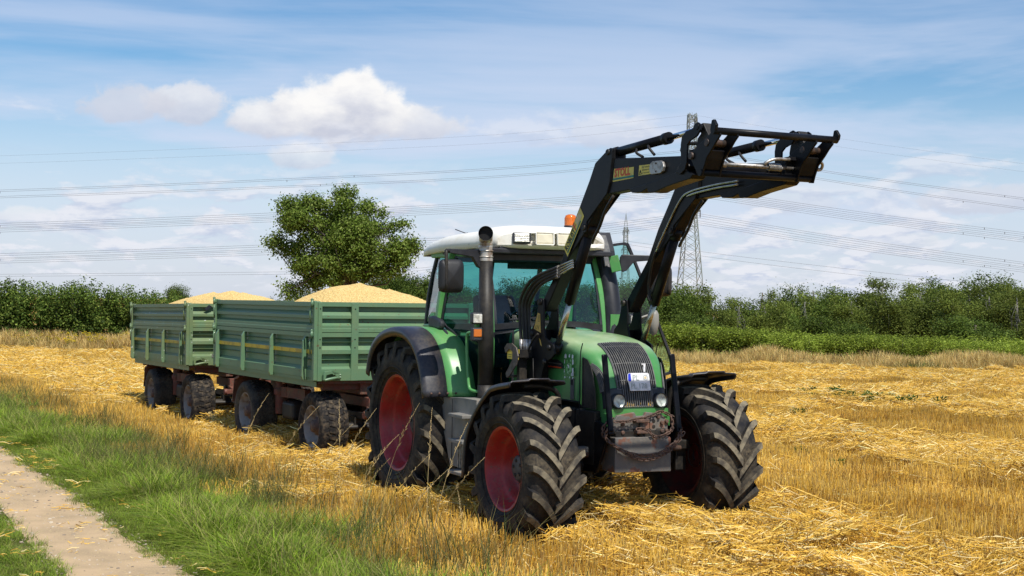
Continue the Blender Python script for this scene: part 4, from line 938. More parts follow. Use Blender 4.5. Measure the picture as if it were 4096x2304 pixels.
mb = MB(); mb.add([(-.555, y, 2.06), (-.505, y, 2.05), (-.485, y, 1.87), (-.63, y, 1.905)], [(0, 1, 2, 3)], 0); [mb.bar((-.548 + .0 * k, y - .001, 2.04 - .012 * k), (-.51, y - .001, 2.036 - .012 * k), .001, .004, 1) for k in range(6)]; [mb.bar((-.60 + .03 * k, y - .001, 1.90), (-.58 + .03 * k, y - .001, 1.94), .001, .006, 1) for k in range(3)]
mb.add([(-.52, y, 1.82), (-.49, y, 1.80), (-.46, y, 1.74), (-.49, y, 1.755)], [(0, 1, 2, 3)], 0); mb.build('instruction_sticker', ['decal_gold', 'decal_ink'], T)

# --- chain slung round the nose: a thing of its own
def chain(paths, name, label):
    mb = MB()
    for path_ in paths:
        q = smooth_path(path_, 14); d = [0]
        for a, b in zip(q[:-1], q[1:]): d.append(d[-1] + np.linalg.norm(b - a))
        pitch = .0335; n = int(d[-1] / pitch); q = np.array(q)
        for i in range(n + 1):
            s0 = i * pitch; p = np.array([np.interp(s0, d, q[:, k]) for k in range(3)]); p2 = np.array([np.interp(min(s0 + .02, d[-1]), d, q[:, k]) for k in range(3)]); p1 = np.array([np.interp(max(s0 - .02, 0), d, q[:, k]) for k in range(3)])
            t = Vector(p2 - p1).normalized(); up = Vector((1, 0, 0)); a = t.cross(up)
            if a.length < .1: a = t.cross(Vector((0, 0, 1)))
            a.normalize(); b = t.cross(a); tilt = R(45 if i % 2 else -45) + random.uniform(-.25, .25); u = a * math.cos(tilt) + b * math.sin(tilt)
            hl, hw = .014, .0125
            ring = []
            for k in range(12):
                an = 2 * math.pi * k / 12; ring.append(Vector(p) + t * (math.cos(an) * hw + math.copysign(hl, math.cos(an))) + u * (math.sin(an) * hw))
            mb.tube(ring + [ring[0]], .0052, 6, cap=False)
    return mb.build(name, 'rust', None)
ch = chain([
    [(.50, -.345, 1.12), (.47, -.40, 1.06), (.47, -.405, .98), (.52, -.34, .90), (.55, -.22, .835), (.56, -.08, .80), (.56, .08, .80), (.555, .22, .845), (.55, .33, .93), (.54, .385, 1.03)],
    [(.50, -.385, 1.03), (.50, -.395, .95), (.53, -.30, .87), (.555, -.16, .79), (.56, -.02, .755), (.56, .12, .775), (.55, .25, .83), (.55, .35, .92), (.55, .40, .99)],
    [(.50, -.29, 1.10), (.50, -.18, 1.10), (.50, -.10, 1.115), (.49, .03, 1.13), (.48, .12, 1.155), (.47, .20, 1.175), (.47, .28, 1.15), (.48, .33, 1.12)],
    [(.48, .31, 1.11), (.49, .315, 1.03), (.51, .26, .985), (.52, .16, .955), (.52, .09, .965), (.51, .04, 1.01), (.51, -.01, 1.03), (.50, -.07, 1.025)]], 'chain', None)
ch.matrix_world = Matrix.Translation((.991, 12.717, 0)) @ Matrix.Rotation(R(-63.5), 4, 'Z')
tag(ch, 'rusty iron chain slung in loops across the nose of the green tractor', 'chain')

# ------------------------------------------------------------------ trailers
def board(mb, prof, a, b, out, mi=0, mis=None):
    """corrugated sheet: profile [(height, push-out)] run straight from a to b; 'out' points outwards"""
    a, b, out = Vector(a), Vector(b), Vector(out)
    for k in range(len(prof) - 1):
        (z0, o0), (z1, o1) = prof[k], prof[k + 1]
        V = [a + out * o0 + Vector((0, 0, z0)), b + out * o0 + Vector((0, 0, z0)), b + out * o1 + Vector((0, 0, z1)), a + out * o1 + Vector((0, 0, z1))]
        mb.add(V, [(0, 1, 2, 3)], mis[k] if mis else mi)
D_ = -.052
UPPER = [(2.12, -.05), (2.12, .008), (2.062, .008), (2.058, D_), (2.005, D_), (1.945, .0), (1.905, .0), (1.90, D_), (1.852, D_), (1.812, .0), (1.775, .0), (1.770, .004), (1.725, .004), (1.722, -.03)]
LOWER = [(1.716, -.05), (1.716, .012), (1.662, .012), (1.658, D_), (1.602, D_), (1.596, -.012), (1.585, D_ + .004), (1.545, D_ + .004), (1.492, .004), (1.440, .004), (1.435, D_), (1.372, D_), (1.366, -.012), (1.352, D_ + .004), (1.272, D_ + .004), (1.225, .004), (1.125, .004), (1.122, -.04)]
def trailer_wheel(name, loc, side, T, spin, mud):
    e = empty(name, loc, (0, 0, 0), T); R0, W, rim = .465, .40, .275; h = W / 2
    mb = MB(); prof = [(rim - .01, -h * .75), (rim + .02, -h * .9), (rim + .09, -h), (R0 - .06, -h * .98), (R0 - .022, -h * .86), (R0 - .012, -h * .4), (R0 - .010, 0)]; prof += [(r, -y) for r, y in prof[-2::-1]]
    mb.lathe(prof, (0, 0, 0), 'y', 48, 0)
    rs = random.Random(int(spin * 1000) + 5); nl = 34
    for i in range(nl):
        for row, (y0, y1) in enumerate(((-h * .97, -h * .55), (-h * .5, -h * .06), (h * .06, h * .5), (h * .55, h * .97))):
            a = 2 * math.pi * (i + .5 * (row % 2) + rs.uniform(-.03, .03)) / nl; w = .56 * math.pi / nl; sk = .05 * (1 if row % 2 else -1); r1 = R0 + rs.uniform(-.004, .003); r0 = R0 - .03
            V = []
            for r in (r0, r1):
                for aa, yy in ((a - w, y0), (a + w, y0), (a + w + sk, y1), (a - w + sk, y1)):
                    rr = r - (.05 if abs(yy) > h * .9 else 0); V.append((rr * math.sin(aa), yy, rr * math.cos(aa)))
            mb.add(V, [(4, 5, 6, 7), (0, 1, 5, 4), (1, 2, 6, 5), (2, 3, 7, 6), (3, 0, 4, 7)], 0)
    o = mb.build('tyre', 'muddy_rubber' if mud else 'trailer_rubber', e); o.rotation_euler = (0, spin, 0)
    mb = MB(); s = side; f = h * .8
    P = [(rim + .008, f + .008), (rim - .008, f + .010), (rim - .014, f - .01), (rim - .035, f - .03), (rim - .045, f - .10), (rim - .075, f - .13), (rim - .12, f - .115), (.13, f - .10), (.12, f - .06), (.085, f - .05), (.075, f + .0), (0, f + .0)]
    mb.lathe([(r, s * y) for r, y in P], (0, 0, 0), 'y', 40, 0, mis=[0] * 7 + [1] * 4)
    for k in range(8): a = k * math.pi / 4 + spin; mb.lathe([(.014, 0), (.014, s * .025), (0, s * .025)], (.155 * math.cos(a), s * (f - .112), .155 * math.sin(a)), 'y', 6, 1, smooth=False)
    mb.lathe([(rim + .005, -s * f), (rim - .06, -s * (f - .08)), (.08, -s * .02), (0, -s * .02)], (0, 0, 0), 'y', 32, 0)
    mb.build('rim', ['grey_rim', 'rust'], e)
    return e
def make_trailer(loc, rot, label, paint, first):
    T = empty('grain_trailer', loc, rot); tag(T, label, 'trailer', 'grain trailers behind the tractor')
    x0, x1, W = -3.73, .39, 1.17
    for s in (-1, 1):
        out = (0, s, 0); xa, xb = x0 + .06, x1 - .07
        mb = MB(); board(mb, UPPER, (xa, s * W, 0), (xb, s * W, 0), out); mb.add([(xa, s * (W - .05), 2.12), (xb, s * (W - .05), 2.12), (xb, s * (W - .05), 1.0), (xa, s * (W - .05), 1.0)], [(0, 1, 2, 3)])
        mb.build('upper_side_board', paint, T)
        mb = MB(); mis = [0] * (len(LOWER) - 1); mis[8] = 1
        board(mb, LOWER, (xa, s * W, 0), (xb, s * W, 0), out, mis=mis)
        mb.bar((xa, s * (W - .03), 1.10), (xb, s * (W - .03), 1.10), .05, .045, 0)
        sb = mb.build('lower_side_board', [paint, 'yellow_stripe', 'chassis_red'], T)
        for x in (-3.52, -2.35, -1.16, .06):
            mb = MB(); y = s * (W + .002)
            mb.prism([(s * (W - .03), 1.66), (s * (W + .016), 1.665), (s * (W + .050), 1.60), (s * (W + .062), 1.13), (s * (W + .045), 1.085), (s * (W - .01), 1.09)], x - .022, x + .022, 0, axis=0); mb.build('stake', paint, sb, bevel=.006)
        for x in (x0, x1):                                # corner posts with toggle latches
            sx = 1 if x == x1 else -1
            mb = MB(); mb.box((x - sx * .035, s * (W - .02), 1.61), (.075, .085, 1.04)); mb.build('corner_post', paint, T, bevel=.008)
            for z in (2.11, 1.705):
                mb = MB(); mb.tube([(x - sx * .05, s * (W + .035), z + .035), (x - sx * .05, s * (W + .035), z - .06)], .020, 10); mb.bar((x - sx * .05, s * (W + .03), z), (x - sx * .05, s * (W - .02), z), .06, .05); mb.tube([(x - sx * .075, s * (W + .035), z - .06), (x - sx * .085, s * (W + .05), z - .13), (x - sx * .08, s * (W + .04), z - .27)], .011, 8, 0); mb.lathe([(0, -.022), (.026, 0), (0, .022)], (x - sx * .05, s * (W + .035), z + .04), 'z', 10); mb.build('toggle_latch', paint, T)
    for x, sx in ((x1, 1), (x0, -1)):                     # end boards in bays between two middle posts
        for prof, nm, mat in ((UPPER, 'upper_end_board', paint), (LOWER, 'lower_end_board', paint)):
            mb = MB()
            for ya, yb in ((-1.11, -.67), (-.57, .57), (.67, 1.11)): board(mb, prof, (x, ya, 0), (x, yb, 0), (sx, 0, 0))
            mb.add([(x - sx * .05, -1.12, prof[0][0]), (x - sx * .05, 1.12, prof[0][0]), (x - sx * .05, 1.12, prof[-1][0]), (x - sx * .05, -1.12, prof[-1][0])], [(0, 1, 2, 3)])
            mb.bar((x + sx * -.02, -1.12, prof[0][0] - .028), (x - sx * .02, 1.12, prof[0][0] - .028), .06, .058)
            mb.build(nm, mat, T)
        mb = MB(); mb.box((x - sx * .01, 0, 1.165), (.04, 2.26, .16)); mb.build('sill_beam', paint, T, bevel=.006)
        for y in (-1.115, -.62, .62, 1.115):
            wd = .055 if abs(y) > 1 else .10
            mb = MB(); mb.box((x - sx * .006, y, 1.60), (.05, wd, 1.03)); [mb.lathe([(.011, sx * .0), (.0, sx * .001)], (x + sx * .0195, y, z), 'x', 8, 1) for z in (2.03, 1.63, 1.52)]; mb.build('end_post', [paint, 'dark_void'], T, bevel=.005)
        for s in (-1, 1):
            mb = MB(); y = s * 1.08
            V = [(y, 1.10), (y, 1.17), (y - s * .02, 1.215), (y - s * .11, 1.225), (y - s * .15, 1.20), (y - s * .20, 1.13), (y - s * .26, 1.12), (y - s * .26, 1.165), (y - s * .22, 1.185), (y - s * .14, 1.165), (y - s * .12, 1.185), (y - s * .04, 1.165), (y - s * .03, 1.10)]
            mb.prism(V, x + sx * .02, x + sx * .075, 0, axis=0); mb.tube([(x + sx * .06, y - s * .02, 1.10), (x + sx * .06, y - s * .20, 1.135)], .020, 10); [mb.lathe([(.016, 0), (0, sx * .012)], (x + sx * .075, y - s * .235, z), 'x', 8) for z in (1.135, 1.165)]
            mb.build('locking_lever', paint, T, bevel=.004)
    mb = MB(); mb.box(((x0 + x1) / 2, 0, 1.07), (x1 - x0 - .08, 2.2, .05)); mb.build('load_floor', 'chassis_red', T)
    mb = MB()
    for s in (-1, 1):
        mb.bar((x0 + .1, s * .42, .97), (x1 - .1, s * .42, .97), .12, .16); mb.bar((x0 + .2, s * .95, 1.015), (x1 - .2, s * .95, 1.015), .05, .06)
    for x in (-3.5, -2.9, -2.05, -1.2, -.5, .2): mb.bar((x, -1.0, 1.0), (x, 1.0, 1.0), .09, .09)
    mb.prism([(-3.1, .62), (-3.1, .90), (-2.1, .90), (-2.1, .72), (-2.4, .62)], -.48, -.36); mb.prism([(-3.1, .62), (-3.1, .90), (-2.1, .90), (-2.1, .72), (-2.4, .62)], .36, .48)
    mb.build('chassis', 'chassis_red', T, bevel=.008)
    for s in (-1, 1):
        mb = MB(); mb.tube([(-2.05, s * .70, .98), (-2.05, s * .70, .46)], .085, 20); mb.tube([(-2.05, s * .70, .74), (-2.05, s * .70, .83)], .108, 20); mb.bar((-2.05, s * .45, .80), (-1.75, s * .70, .80), .1, .14); mb.bar((-2.05, s * .70, .79), (-1.2, s * .62, .79), .10, .15); mb.build('support_leg', 'chassis_red', T, bevel=.004)
        mb = MB(); mb.bar((-1.75, s * .66, .55), (-1.3, s * .66, .55), .3, .26); mb.build('tank', 'black_metal', T, bevel=.05, seg=3)
        mb = MB(); mb.prism([(-3.20, .56), (-3.17, .56), (-3.12, .93), (-2.9, .985), (-2.88, .955), (-3.09, .91)], s * .66, s * 1.06); mb.build('mudguard', 'chassis_red', T)
    mb = MB(); mb.lathe([(.30, .88), (.34, .88), (.34, .93), (.30, .93)], (0, 0, 0), 'z', 36); mb.bar((-.55, -.36, .79), (.62, -.36, .79), .09, .13); mb.bar((-.55, .36, .79), (.62, .36, .79), .09, .13); mb.bar((-.5, -.4, .80), (-.5, .4, .80), .09, .1); mb.bar((.62, -.52, .79), (.62, .52, .79), .09, .16)
    mb.bar((.60, -.50, .70), (.80, -.50, .66), .07, .12); mb.bar((.60, .50, .70), (.80, .50, .66), .07, .12)
    mb.bar((.80, -.62, .66), (.80, .62, .66), .10, .075); mb.tube([(.80, -.66, .66), (.80, -.60, .66)], .05, 12); mb.build('turntable', 'chassis_red', T, bevel=.006)
    mb = MB(); mb.bar((.80, -.45, .64), (1.95, -.06, .52), .09, .10); mb.bar((.80, .45, .64), (1.95, .06, .52), .09, .10); mb.lathe([(.05, -.02), (.09, -.02), (.09, .02), (.05, .02), (.05, -.02)], (2.02, 0, .51), 'z', 20); mb.build('drawbar', 'chassis_red', T)
    for x in (0, -2.62):
        mb = MB(); mb.tube([(x, -.95, .44), (x, .95, .44)], .06, 12); [mb.bar((x - .45, s * .40, .60), (x + .45, s * .40, .60), .08, .09) for s in (-1, 1)]; [mb.box((x, s * .40, .52), (.14, .12, .14)) for s in (-1, 1)]; mb.tube([(x + .1, -.75, .44), (x + .1, .75, .44)], .035, 8); mb.build('axle', 'black_metal', T, bevel=.006)
        for s in (-1, 1): trailer_wheel('wheel', (x, s * .88, .462), s, T, .3 + x * .7 + s, x == 0)
    if first: pass
    else:
        mb = MB(); mb.box((x1 + .016, -.58 - .10, 1.245), (.006, .16, .055), 0); [mb.box((x1 + .0195, -.70 + .045 * k, 1.255 - .017 * j), (.002, .035, .006), 1) for k in range(3) for j in range(2)]; mb.build('type_plate', ['bright_steel', 'decal_ink'], T)
        mb = MB(); mb.prism([(-.90, 2.03), (-.82, 2.10), (-.77, 2.07), (-.86, 2.0)], x1 + .01, x1 + .03, 0, axis=0); mb.build('rubber_flap', 'black_plastic', T)
    return T
def grain_heap(loc, rot, peaks, label, seed):
    """poured grain: a heap whose flanks lie at the angle grain rests at"""
    nx, ny = 210, 120; xs, ys = np.linspace(-3.66, .32, nx), np.linspace(-1.10, 1.10, ny); X, Y = np.meshgrid(xs, ys, indexing='ij'); r = np.random.default_rng(seed)
    Z = np.full_like(X, 1.93)
    for (px, py, h, rx, ry) in peaks:
        q = np.sqrt(((X - px) / rx) ** 2 + ((Y - py) / ry) ** 2); Z = np.maximum(Z, 1.93 + h * np.clip(1.12 - q * .98 - .22 * np.exp(-(q * 3.2) ** 2), 0, 2))
    for k in range(2):
        Z[1:-1, 1:-1] = (Z[:-2, 1:-1] + Z[2:, 1:-1] + Z[1:-1, :-2] + Z[1:-1, 2:] + Z[1:-1, 1:-1]) / 5
    for f, a in ((1.3, .018), (3.1, .010), (7.0, .006)):
        ph = r.uniform(0, 6, 4); Z += a * (np.sin(X * f + ph[0] + 1.3 * np.sin(Y * f + ph[1])) + np.sin(Y * f * 1.2 + ph[2] + np.sin(X * f * .8 + ph[3])))
    Z += r.normal(0, .0045, Z.shape)
    V = np.stack([X, Y, Z], -1).reshape(-1, 3); idx = np.arange(nx * ny).reshape(nx, ny); F = np.stack([idx[:-1, :-1], idx[1:, :-1], idx[1:, 1:], idx[:-1, 1:]], -1).reshape(-1, 4)
    o = np_mesh('grain_heap', V, F, 'grain', smooth=False); o.location = loc; o.rotation_euler = rot; tag(o, label, 'grain', 'heaps of grain in the trailers'); return o
pmat('grain', (.70, .50, .19), .7, col2=(.54, .36, .115), scale=38, lo=.38, hi=.62, bump=.9, bscale=95, detail=3, col3=(.80, .60, .26), scale3=70, lo3=.55, hi3=.62)
P1, R1 = (-1.738, 18.543, 0), (0, 0, R(30.5 - 90)); P2, R2 = (-4.535, 23.40, -.075), (0, R(-.75), R(28.2 - 90))
make_trailer(P1, R1, 'green flat-sided grain trailer hitched directly behind the tractor', 'trailer_green', True)
make_trailer(P2, R2, 'worn green grain trailer with paint scratches, last in the row', 'trailer_green_worn', False)
grain_heap(P1, R1, [(-1.55, .30, .525, 1.35, 1.02), (-.90, .50, .44, 1.1, .92)], 'tall golden heap of grain in the trailer behind the tractor', 5)
grain_heap(P2, R2, [(-2.05, -.05, .47, 1.25, 1.1), (-1.25, .05, .465, 1.15, 1.05), (-.75, .12, .42, .85, 1.0)], 'lower golden heap of grain in the last trailer', 8)

# ------------------------------------------------------------------ ground
def LS(x, y): return .877 * x + .48 * y, -.48 * x + .877 * y      # across and along the track
def XY(L, s): return .877 * L - .48 * s, .48 * L + .877 * s
def vnoise(x, y, seed=0):
    """cheap smooth value noise on numpy arrays"""
    xi, yi = np.floor(x).astype(np.int64), np.floor(y).astype(np.int64); fx, fy = x - xi, y - yi; fx = fx * fx * (3 - 2 * fx); fy = fy * fy * (3 - 2 * fy)
    def h(a, b): v = np.sin(a * 127.1 + b * 311.7 + seed * 74.7) * 43758.5453; return v - np.floor(v)
    return (h(xi, yi) * (1 - fx) + h(xi + 1, yi) * fx) * (1 - fy) + (h(xi, yi + 1) * (1 - fx) + h(xi + 1, yi + 1) * fx) * fy
def swath(x, y):
    """0..1: how thick the combed rows of loose straw lie"""
    L, s = LS(x, y); w = 1.25 + .35 * (vnoise(s * .35, L * .1, 3) - .5) * 2
    c = np.mod(L - 7.35 + .5 * (vnoise(s * .12, L * .05, 9) - .5) + 3.6, 7.2) - 3.6
    return np.clip(1.25 - (c / w) ** 2, 0, 1)
WHEELS = []                                             # where each tyre stands: straw is pressed flat there
for (ox, oy, deg, pts_) in ((.991, 12.717, -63.5, [(0, -.95), (0, .95), (-2.62, -.9), (-2.62, .9)]), (-1.738, 18.543, -59.5, [(0, -.88), (0, .88), (-2.62, -.88), (-2.62, .88)]), (-4.535, 23.40, -61.8, [(0, -.88), (0, .88), (-2.62, -.88), (-2.62, .88)])):
    for a, b in pts_: WHEELS.append((ox + a * math.cos(R(deg)) - b * math.sin(R(deg)), oy + a * math.sin(R(deg)) + b * math.cos(R(deg)), deg))
def pressed(x, y):
    """1 under a tyre and in the rut before and behind it, 0 away from it"""
    m = np.zeros_like(np.asarray(x, float))
    for wx, wy, deg in WHEELS:
        c, q = math.cos(R(deg)), math.sin(R(deg)); u = (x - wx) * c + (y - wy) * q; v = -(x - wx) * q + (y - wy) * c; m = np.maximum(m, np.exp(-(u / .85) ** 4 - (v / .42) ** 4))
    return m
def height(x, y):
    x, y = np.asarray(x, float), np.asarray(y, float); L, s = LS(x, y)
    z = .05 * (vnoise(x * .35, y * .35, 1) - .5) + .03 * (vnoise(x * 1.3, y * 1.3, 2) - .5)
    fld = np.clip((L - 4.4) / .5, 0, 1); z = z * (.4 + .6 * fld)
    sw = swath(x, y) * fld; z = z + sw * (.085 + .09 * (vnoise(x * .9, y * .9, 5) - .3)) * np.clip((y - 8) / 3, .6, 1) * (1 - .95 * pressed(x, y))
    z = z - .02 * np.exp(-((L - 2.4) / .45) ** 2)
    z = z - .05 * np.clip((s - 21) / 3, 0, 1) * np.exp(-((L - 7) / 3.5) ** 2)
    z = z + .05 * np.exp(-((x - 1.9) ** 2 + (y - 12.9) ** 2) / 1.2)
    for (a, b) in ((1.0 - .842, 12.72 - .42), (1.0 - 2.0, 15.05 - .4)): z = z - .05 * np.exp(-((x - a) ** 2 + (y - b) ** 2) / .3)
    drop = np.clip((y - 50.5) / 40, 0, 1) * np.clip((x + 6) / 6, 0, 1)
    return z - 3.2 * drop ** .7 * (drop > 0)
def axis(parts): return np.unique(np.concatenate([np.arange(a, b, d) for a, b, d in parts]).round(4))
gx = axis([(-420, -60, 30), (-60, -20, 2), (-20, -8, .4), (-8, 10, .16), (10, 26, .4), (26, 60, 2), (60, 421, 30)])
gy = axis([(-25, 5, 2), (5, 9, .4), (9, 22, .16), (22, 34, .4), (34, 60, .8), (60, 100, 4), (100, 900, 40)])
GX, GY = np.meshgrid(gx, gy, indexing='ij'); V = np.stack([GX, GY, height(GX, GY)], -1).reshape(-1, 3)
idx = np.arange(len(gx) * len(gy)).reshape(len(gx), len(gy)); F = np.stack([idx[:-1, :-1], idx[1:, :-1], idx[1:, 1:], idx[:-1, 1:]], -1).reshape(-1, 4)
def ground_mat():
    m = bpy.data.materials.new('field_soil'); nt, N, L = nodes_of(m); b = N['Principled BSDF']; b.inputs['Roughness'].default_value = .95; b.inputs['Specular IOR Level'].default_value = .1
    g = N.new('ShaderNodeNewGeometry')
    def noise(sc, vec=None, det=6):
        t = N.new('ShaderNodeTexNoise'); t.inputs['Scale'].default_value = sc; t.inputs['Detail'].default_value = det; L.new(vec or g.outputs['Position'], t.inputs['Vector']); return t.outputs['Fac']
    def mr(v, a, z):
        n = N.new('ShaderNodeMapRange'); n.inputs['From Min'].default_value = a; n.inputs['From Max'].default_value = z; L.new(v, n.inputs['Value']); return n.outputs['Result']
    def mix(f, a, c):
        n = N.new('ShaderNodeMix'); n.data_type = 'RGBA'; L.new(f, n.inputs['Factor'])
        for k, q in (('A', a), ('B', c)):
            if isinstance(q, tuple): n.inputs[k].default_value = (*q, 1)
            else: L.new(q, n.inputs[k])
        return n.outputs['Result']
    d = N.new('ShaderNodeVectorMath'); d.operation = 'DOT_PRODUCT'; d.inputs[1].default_value = (.877, .48, 0); L.new(g.outputs['Position'], d.inputs[0])
    ad = N.new('ShaderNodeMath'); ad.operation = 'ADD'; L.new(d.outputs['Value'], ad.inputs[0]); t = noise(1.2); ad2 = N.new('ShaderNodeMath'); ad2.operation = 'MULTIPLY_ADD'; L.new(t, ad2.inputs[0]); ad2.inputs[1].default_value = .9; ad2.inputs[2].default_value = -.45; L.new(ad2.outputs[0], ad.inputs[1])
    field = mix(mr(noise(2.5), .40, .62), (.44, .26, .06), (.29, .17, .05)); field = mix(mr(noise(26), .45, .6), field, (.54, .33, .085)); field = mix(mr(noise(9.), .60, .72), field, (.11, .075, .045))
    turf = mix(mr(noise(6.), .4, .65), (.075, .105, .018), (.14, .12, .04))
    L.new(mix(mr(ad.outputs[0], 4.2, 4.7), turf, field), b.inputs['Base Color'])
    bp = N.new('ShaderNodeBump'); bp.inputs['Strength'].default_value = .8; bp.inputs['Distance'].default_value = .04; L.new(noise(30, det=8), bp.inputs['Height']); L.new(bp.outputs['Normal'], b.inputs['Normal']); MATS['field_soil'] = m
ground_mat()
tag(np_mesh('field', V, F, 'field_soil', smooth=True), kind='structure')
# the worn wheel track, a sheet just above the turf with crumbling edges
ss = np.arange(4, 46, .18); tt = np.linspace(0, 1, 9); rows = []
for s in ss:
    eL = 1.99 + .10 * (vnoise(np.array(s * .9), np.array(1.), 4) - .5) + .06 * (vnoise(np.array(s * 3.1), np.array(2.), 4) - .5); eR = 2.92 + .12 * (vnoise(np.array(s * .8), np.array(5.), 4) - .5) + .07 * (vnoise(np.array(s * 3.3), np.array(7.), 4) - .5)
    L_ = eL + (eR - eL) * tt; x, y = XY(L_, s); rows.append(np.stack([x, y, height(x, y) + .006 - .01 * ((tt == 0) | (tt == 1))], -1))
V = np.array(rows).reshape(-1, 3); idx = np.arange(len(ss) * 9).reshape(len(ss), 9); F = np.stack([idx[:-1, :-1], idx[:-1, 1:], idx[1:, 1:], idx[1:, :-1]], -1).reshape(-1, 4)
pmat('track_dirt', (.52, .375, .225), .95, col2=(.40, .295, .18), scale=2.6, lo=.4, hi=.65, bump=.9, bscale=70, col3=(.56, .43, .22), scale3=46, lo3=.58, hi3=.68, spec=.1)
tag(np_mesh('dirt_track', V, F, 'track_dirt', smooth=True), kind='structure')

# ------------------------------------------------------------------ straw, stubble, grass (scattered by geometry nodes)
def stalks(p0, p1, r0, r1, col, sides=3):
    """many thin prisms at once"""
    n = len(p0); d = p1 - p0; d /= np.linalg.norm(d, axis=1)[:, None] + 1e-9; ref = np.where(np.abs(d[:, 2:3]) > .8, np.array([[1., 0, 0]]), np.array([[0, 0, 1.]])); u = np.cross(d, ref); u /= np.linalg.norm(u, axis=1)[:, None]; w = np.cross(d, u)
    V = np.zeros((n, 2 * sides, 3)); 
    for k in range(sides):
        a = 2 * math.pi * k / sides + .4; o = u * math.cos(a) + w * math.sin(a); V[:, k] = p0 + o * r0[:, None]; V[:, sides + k] = p1 + o * r1[:, None]
    base = (np.arange(n) * 2 * sides)[:, None, None]; f = np.array([[k, (k + 1) % sides, sides + (k + 1) % sides, sides + k] for k in range(sides)])[None]
    return V.reshape(-1, 3), (base + f).reshape(-1, 4), np.repeat(col, 2 * sides, axis=0)
def blades(p0, dirs, length, width, bend, col0, col1, seg=4):
    """curved flat leaves: roots, lean directions, sizes -> quads strips narrowing to a tip"""
    n = len(p0); t = np.linspace(0, 1, seg + 1); up = np.array([0, 0, 1.]); hd = dirs.copy(); hd[:, 2] = 0; hd /= np.linalg.norm(hd, axis=1)[:, None] + 1e-9; side = np.cross(hd, up)
    tw = rng.uniform(-.9, .9, n)[:, None]; side = side * np.cos(tw) + hd * np.sin(tw); V = np.zeros((n, seg + 1, 2, 3)); C = np.zeros((n, seg + 1, 2, 3))
    for i, q in enumerate(t):
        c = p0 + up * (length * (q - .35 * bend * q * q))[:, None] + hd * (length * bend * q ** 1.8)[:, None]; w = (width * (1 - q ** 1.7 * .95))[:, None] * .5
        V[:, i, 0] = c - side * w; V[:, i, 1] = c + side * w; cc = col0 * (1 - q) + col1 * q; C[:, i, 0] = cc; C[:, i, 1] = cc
    base = (np.arange(n) * (seg + 1) * 2)[:, None, None]; f = np.array([[2 * i, 2 * i + 1, 2 * i + 3, 2 * i + 2] for i in range(seg)])[None]
    return V.reshape(-1, 3), (base + f).reshape(-1, 4), C.reshape(-1, 3)
def join(parts):
    V, F, C, o = [], [], [], 0
    for v, f, c in parts: V.append(v); F.append(f + o); C.append(c); o += len(v)
    return np.concatenate(V), np.concatenate(F), np.concatenate(C)
def palette(n, cols, jitter=.16):
    c = np.array(cols)[rng.integers(0, len(cols), n)]; return np.clip(c * (1 + rng.normal(0, jitter, (n, 1))), 0, 1)
STRAW = [(.78, .49, .090), (.70, .42, .062), (.84, .575, .15), (.58, .335, .045), (.92, .74, .36), (.76, .475, .075), (.32, .175, .035)]
def straw_tile(n, size=1.15, thick=.07, lmin=.07, lmax=.36, wide=1.):
    p = np.stack([rng.uniform(-size / 2, size / 2, n), rng.uniform(-size / 2, size / 2, n), rng.beta(1.3, 1.6, n) * thick], 1); ln = rng.uniform(lmin, lmax, n) * rng.uniform(.5, 1, n); a = rng.normal(0.25, 1.0, n); tl = rng.normal(0, .22, n)
    d = np.stack([np.cos(a) * np.cos(tl), np.sin(a) * np.cos(tl), np.sin(tl)], 1); r = rng.uniform(.0018, .0040, n) * wide; p0, p1 = p - d * ln[:, None] / 2, p + d * ln[:, None] / 2
    mid = (p0 + p1) / 2 + np.stack([rng.normal(0, .006, n), rng.normal(0, .006, n), rng.normal(0, .006, n)], 1); c = palette(n, STRAW)
    return join([stalks(p0, mid, r, r, c), stalks(mid, p1, r, r * .8, c)])
def stubble_tile(size=1.05):
    P = []; rows = 8
    for k in range(rows):
        y = (k + .5) / rows * size - size / 2; m = 105; x = rng.uniform(-size / 2, size / 2, m); P.append(np.stack([x, y + rng.normal(0, .018, m), np.full(m, -.03)], 1))
    p0 = np.concatenate(P); n = len(p0); h = rng.normal(.155, .028, n).clip(.06, .23); lean = rng.normal(0, .17, (n, 2)); p1 = p0 + np.stack([lean[:, 0] * h, lean[:, 1] * h, h + .03], 1); r = rng.uniform(.0022, .0040, n); c = palette(n, STRAW[:4] + [(.55, .36, .10), (.36, .22, .07)])
    a = stalks(p0, p1, r, r * .95, c); m = 110; q = np.stack([rng.uniform(-size / 2, size / 2, m), rng.uniform(-size / 2, size / 2, m), rng.uniform(0, .05, m)], 1); an = rng.uniform(0, 6.28, m); ln = rng.uniform(.05, .22, m); dd = np.stack([np.cos(an), np.sin(an), rng.normal(0, .25, m)], 1) * ln[:, None] / 2
    b = stalks(q - dd, q + dd, np.full(m, .0032), np.full(m, .0028), palette(m, STRAW + [(.25, .16, .06)])); return join([a, b])
def grass_tuft(n, spread, lmin, lmax, width, cols0, cols1, bend=(.25, 1.0), seg=4):
    a = rng.uniform(0, 6.28, n); rr = spread * np.sqrt(rng.uniform(0, 1, n)); p0 = np.stack([rr * np.cos(a), rr * np.sin(a), np.full(n, -.01)], 1); b = rng.uniform(0, 6.28, n); d = np.stack([np.cos(b) + .6 * np.cos(a), np.sin(b) + .6 * np.sin(a), np.zeros(n)], 1)
    return blades(p0, d, rng.uniform(lmin, lmax, n), rng.uniform(.7, 1.2, n) * width, rng.uniform(*bend, n), palette(n, cols0), palette(n, cols1), seg)
def hidden(name, arr, mat):
    v, f, c = arr; return np_mesh(name, v, f, mat, c, link=False)
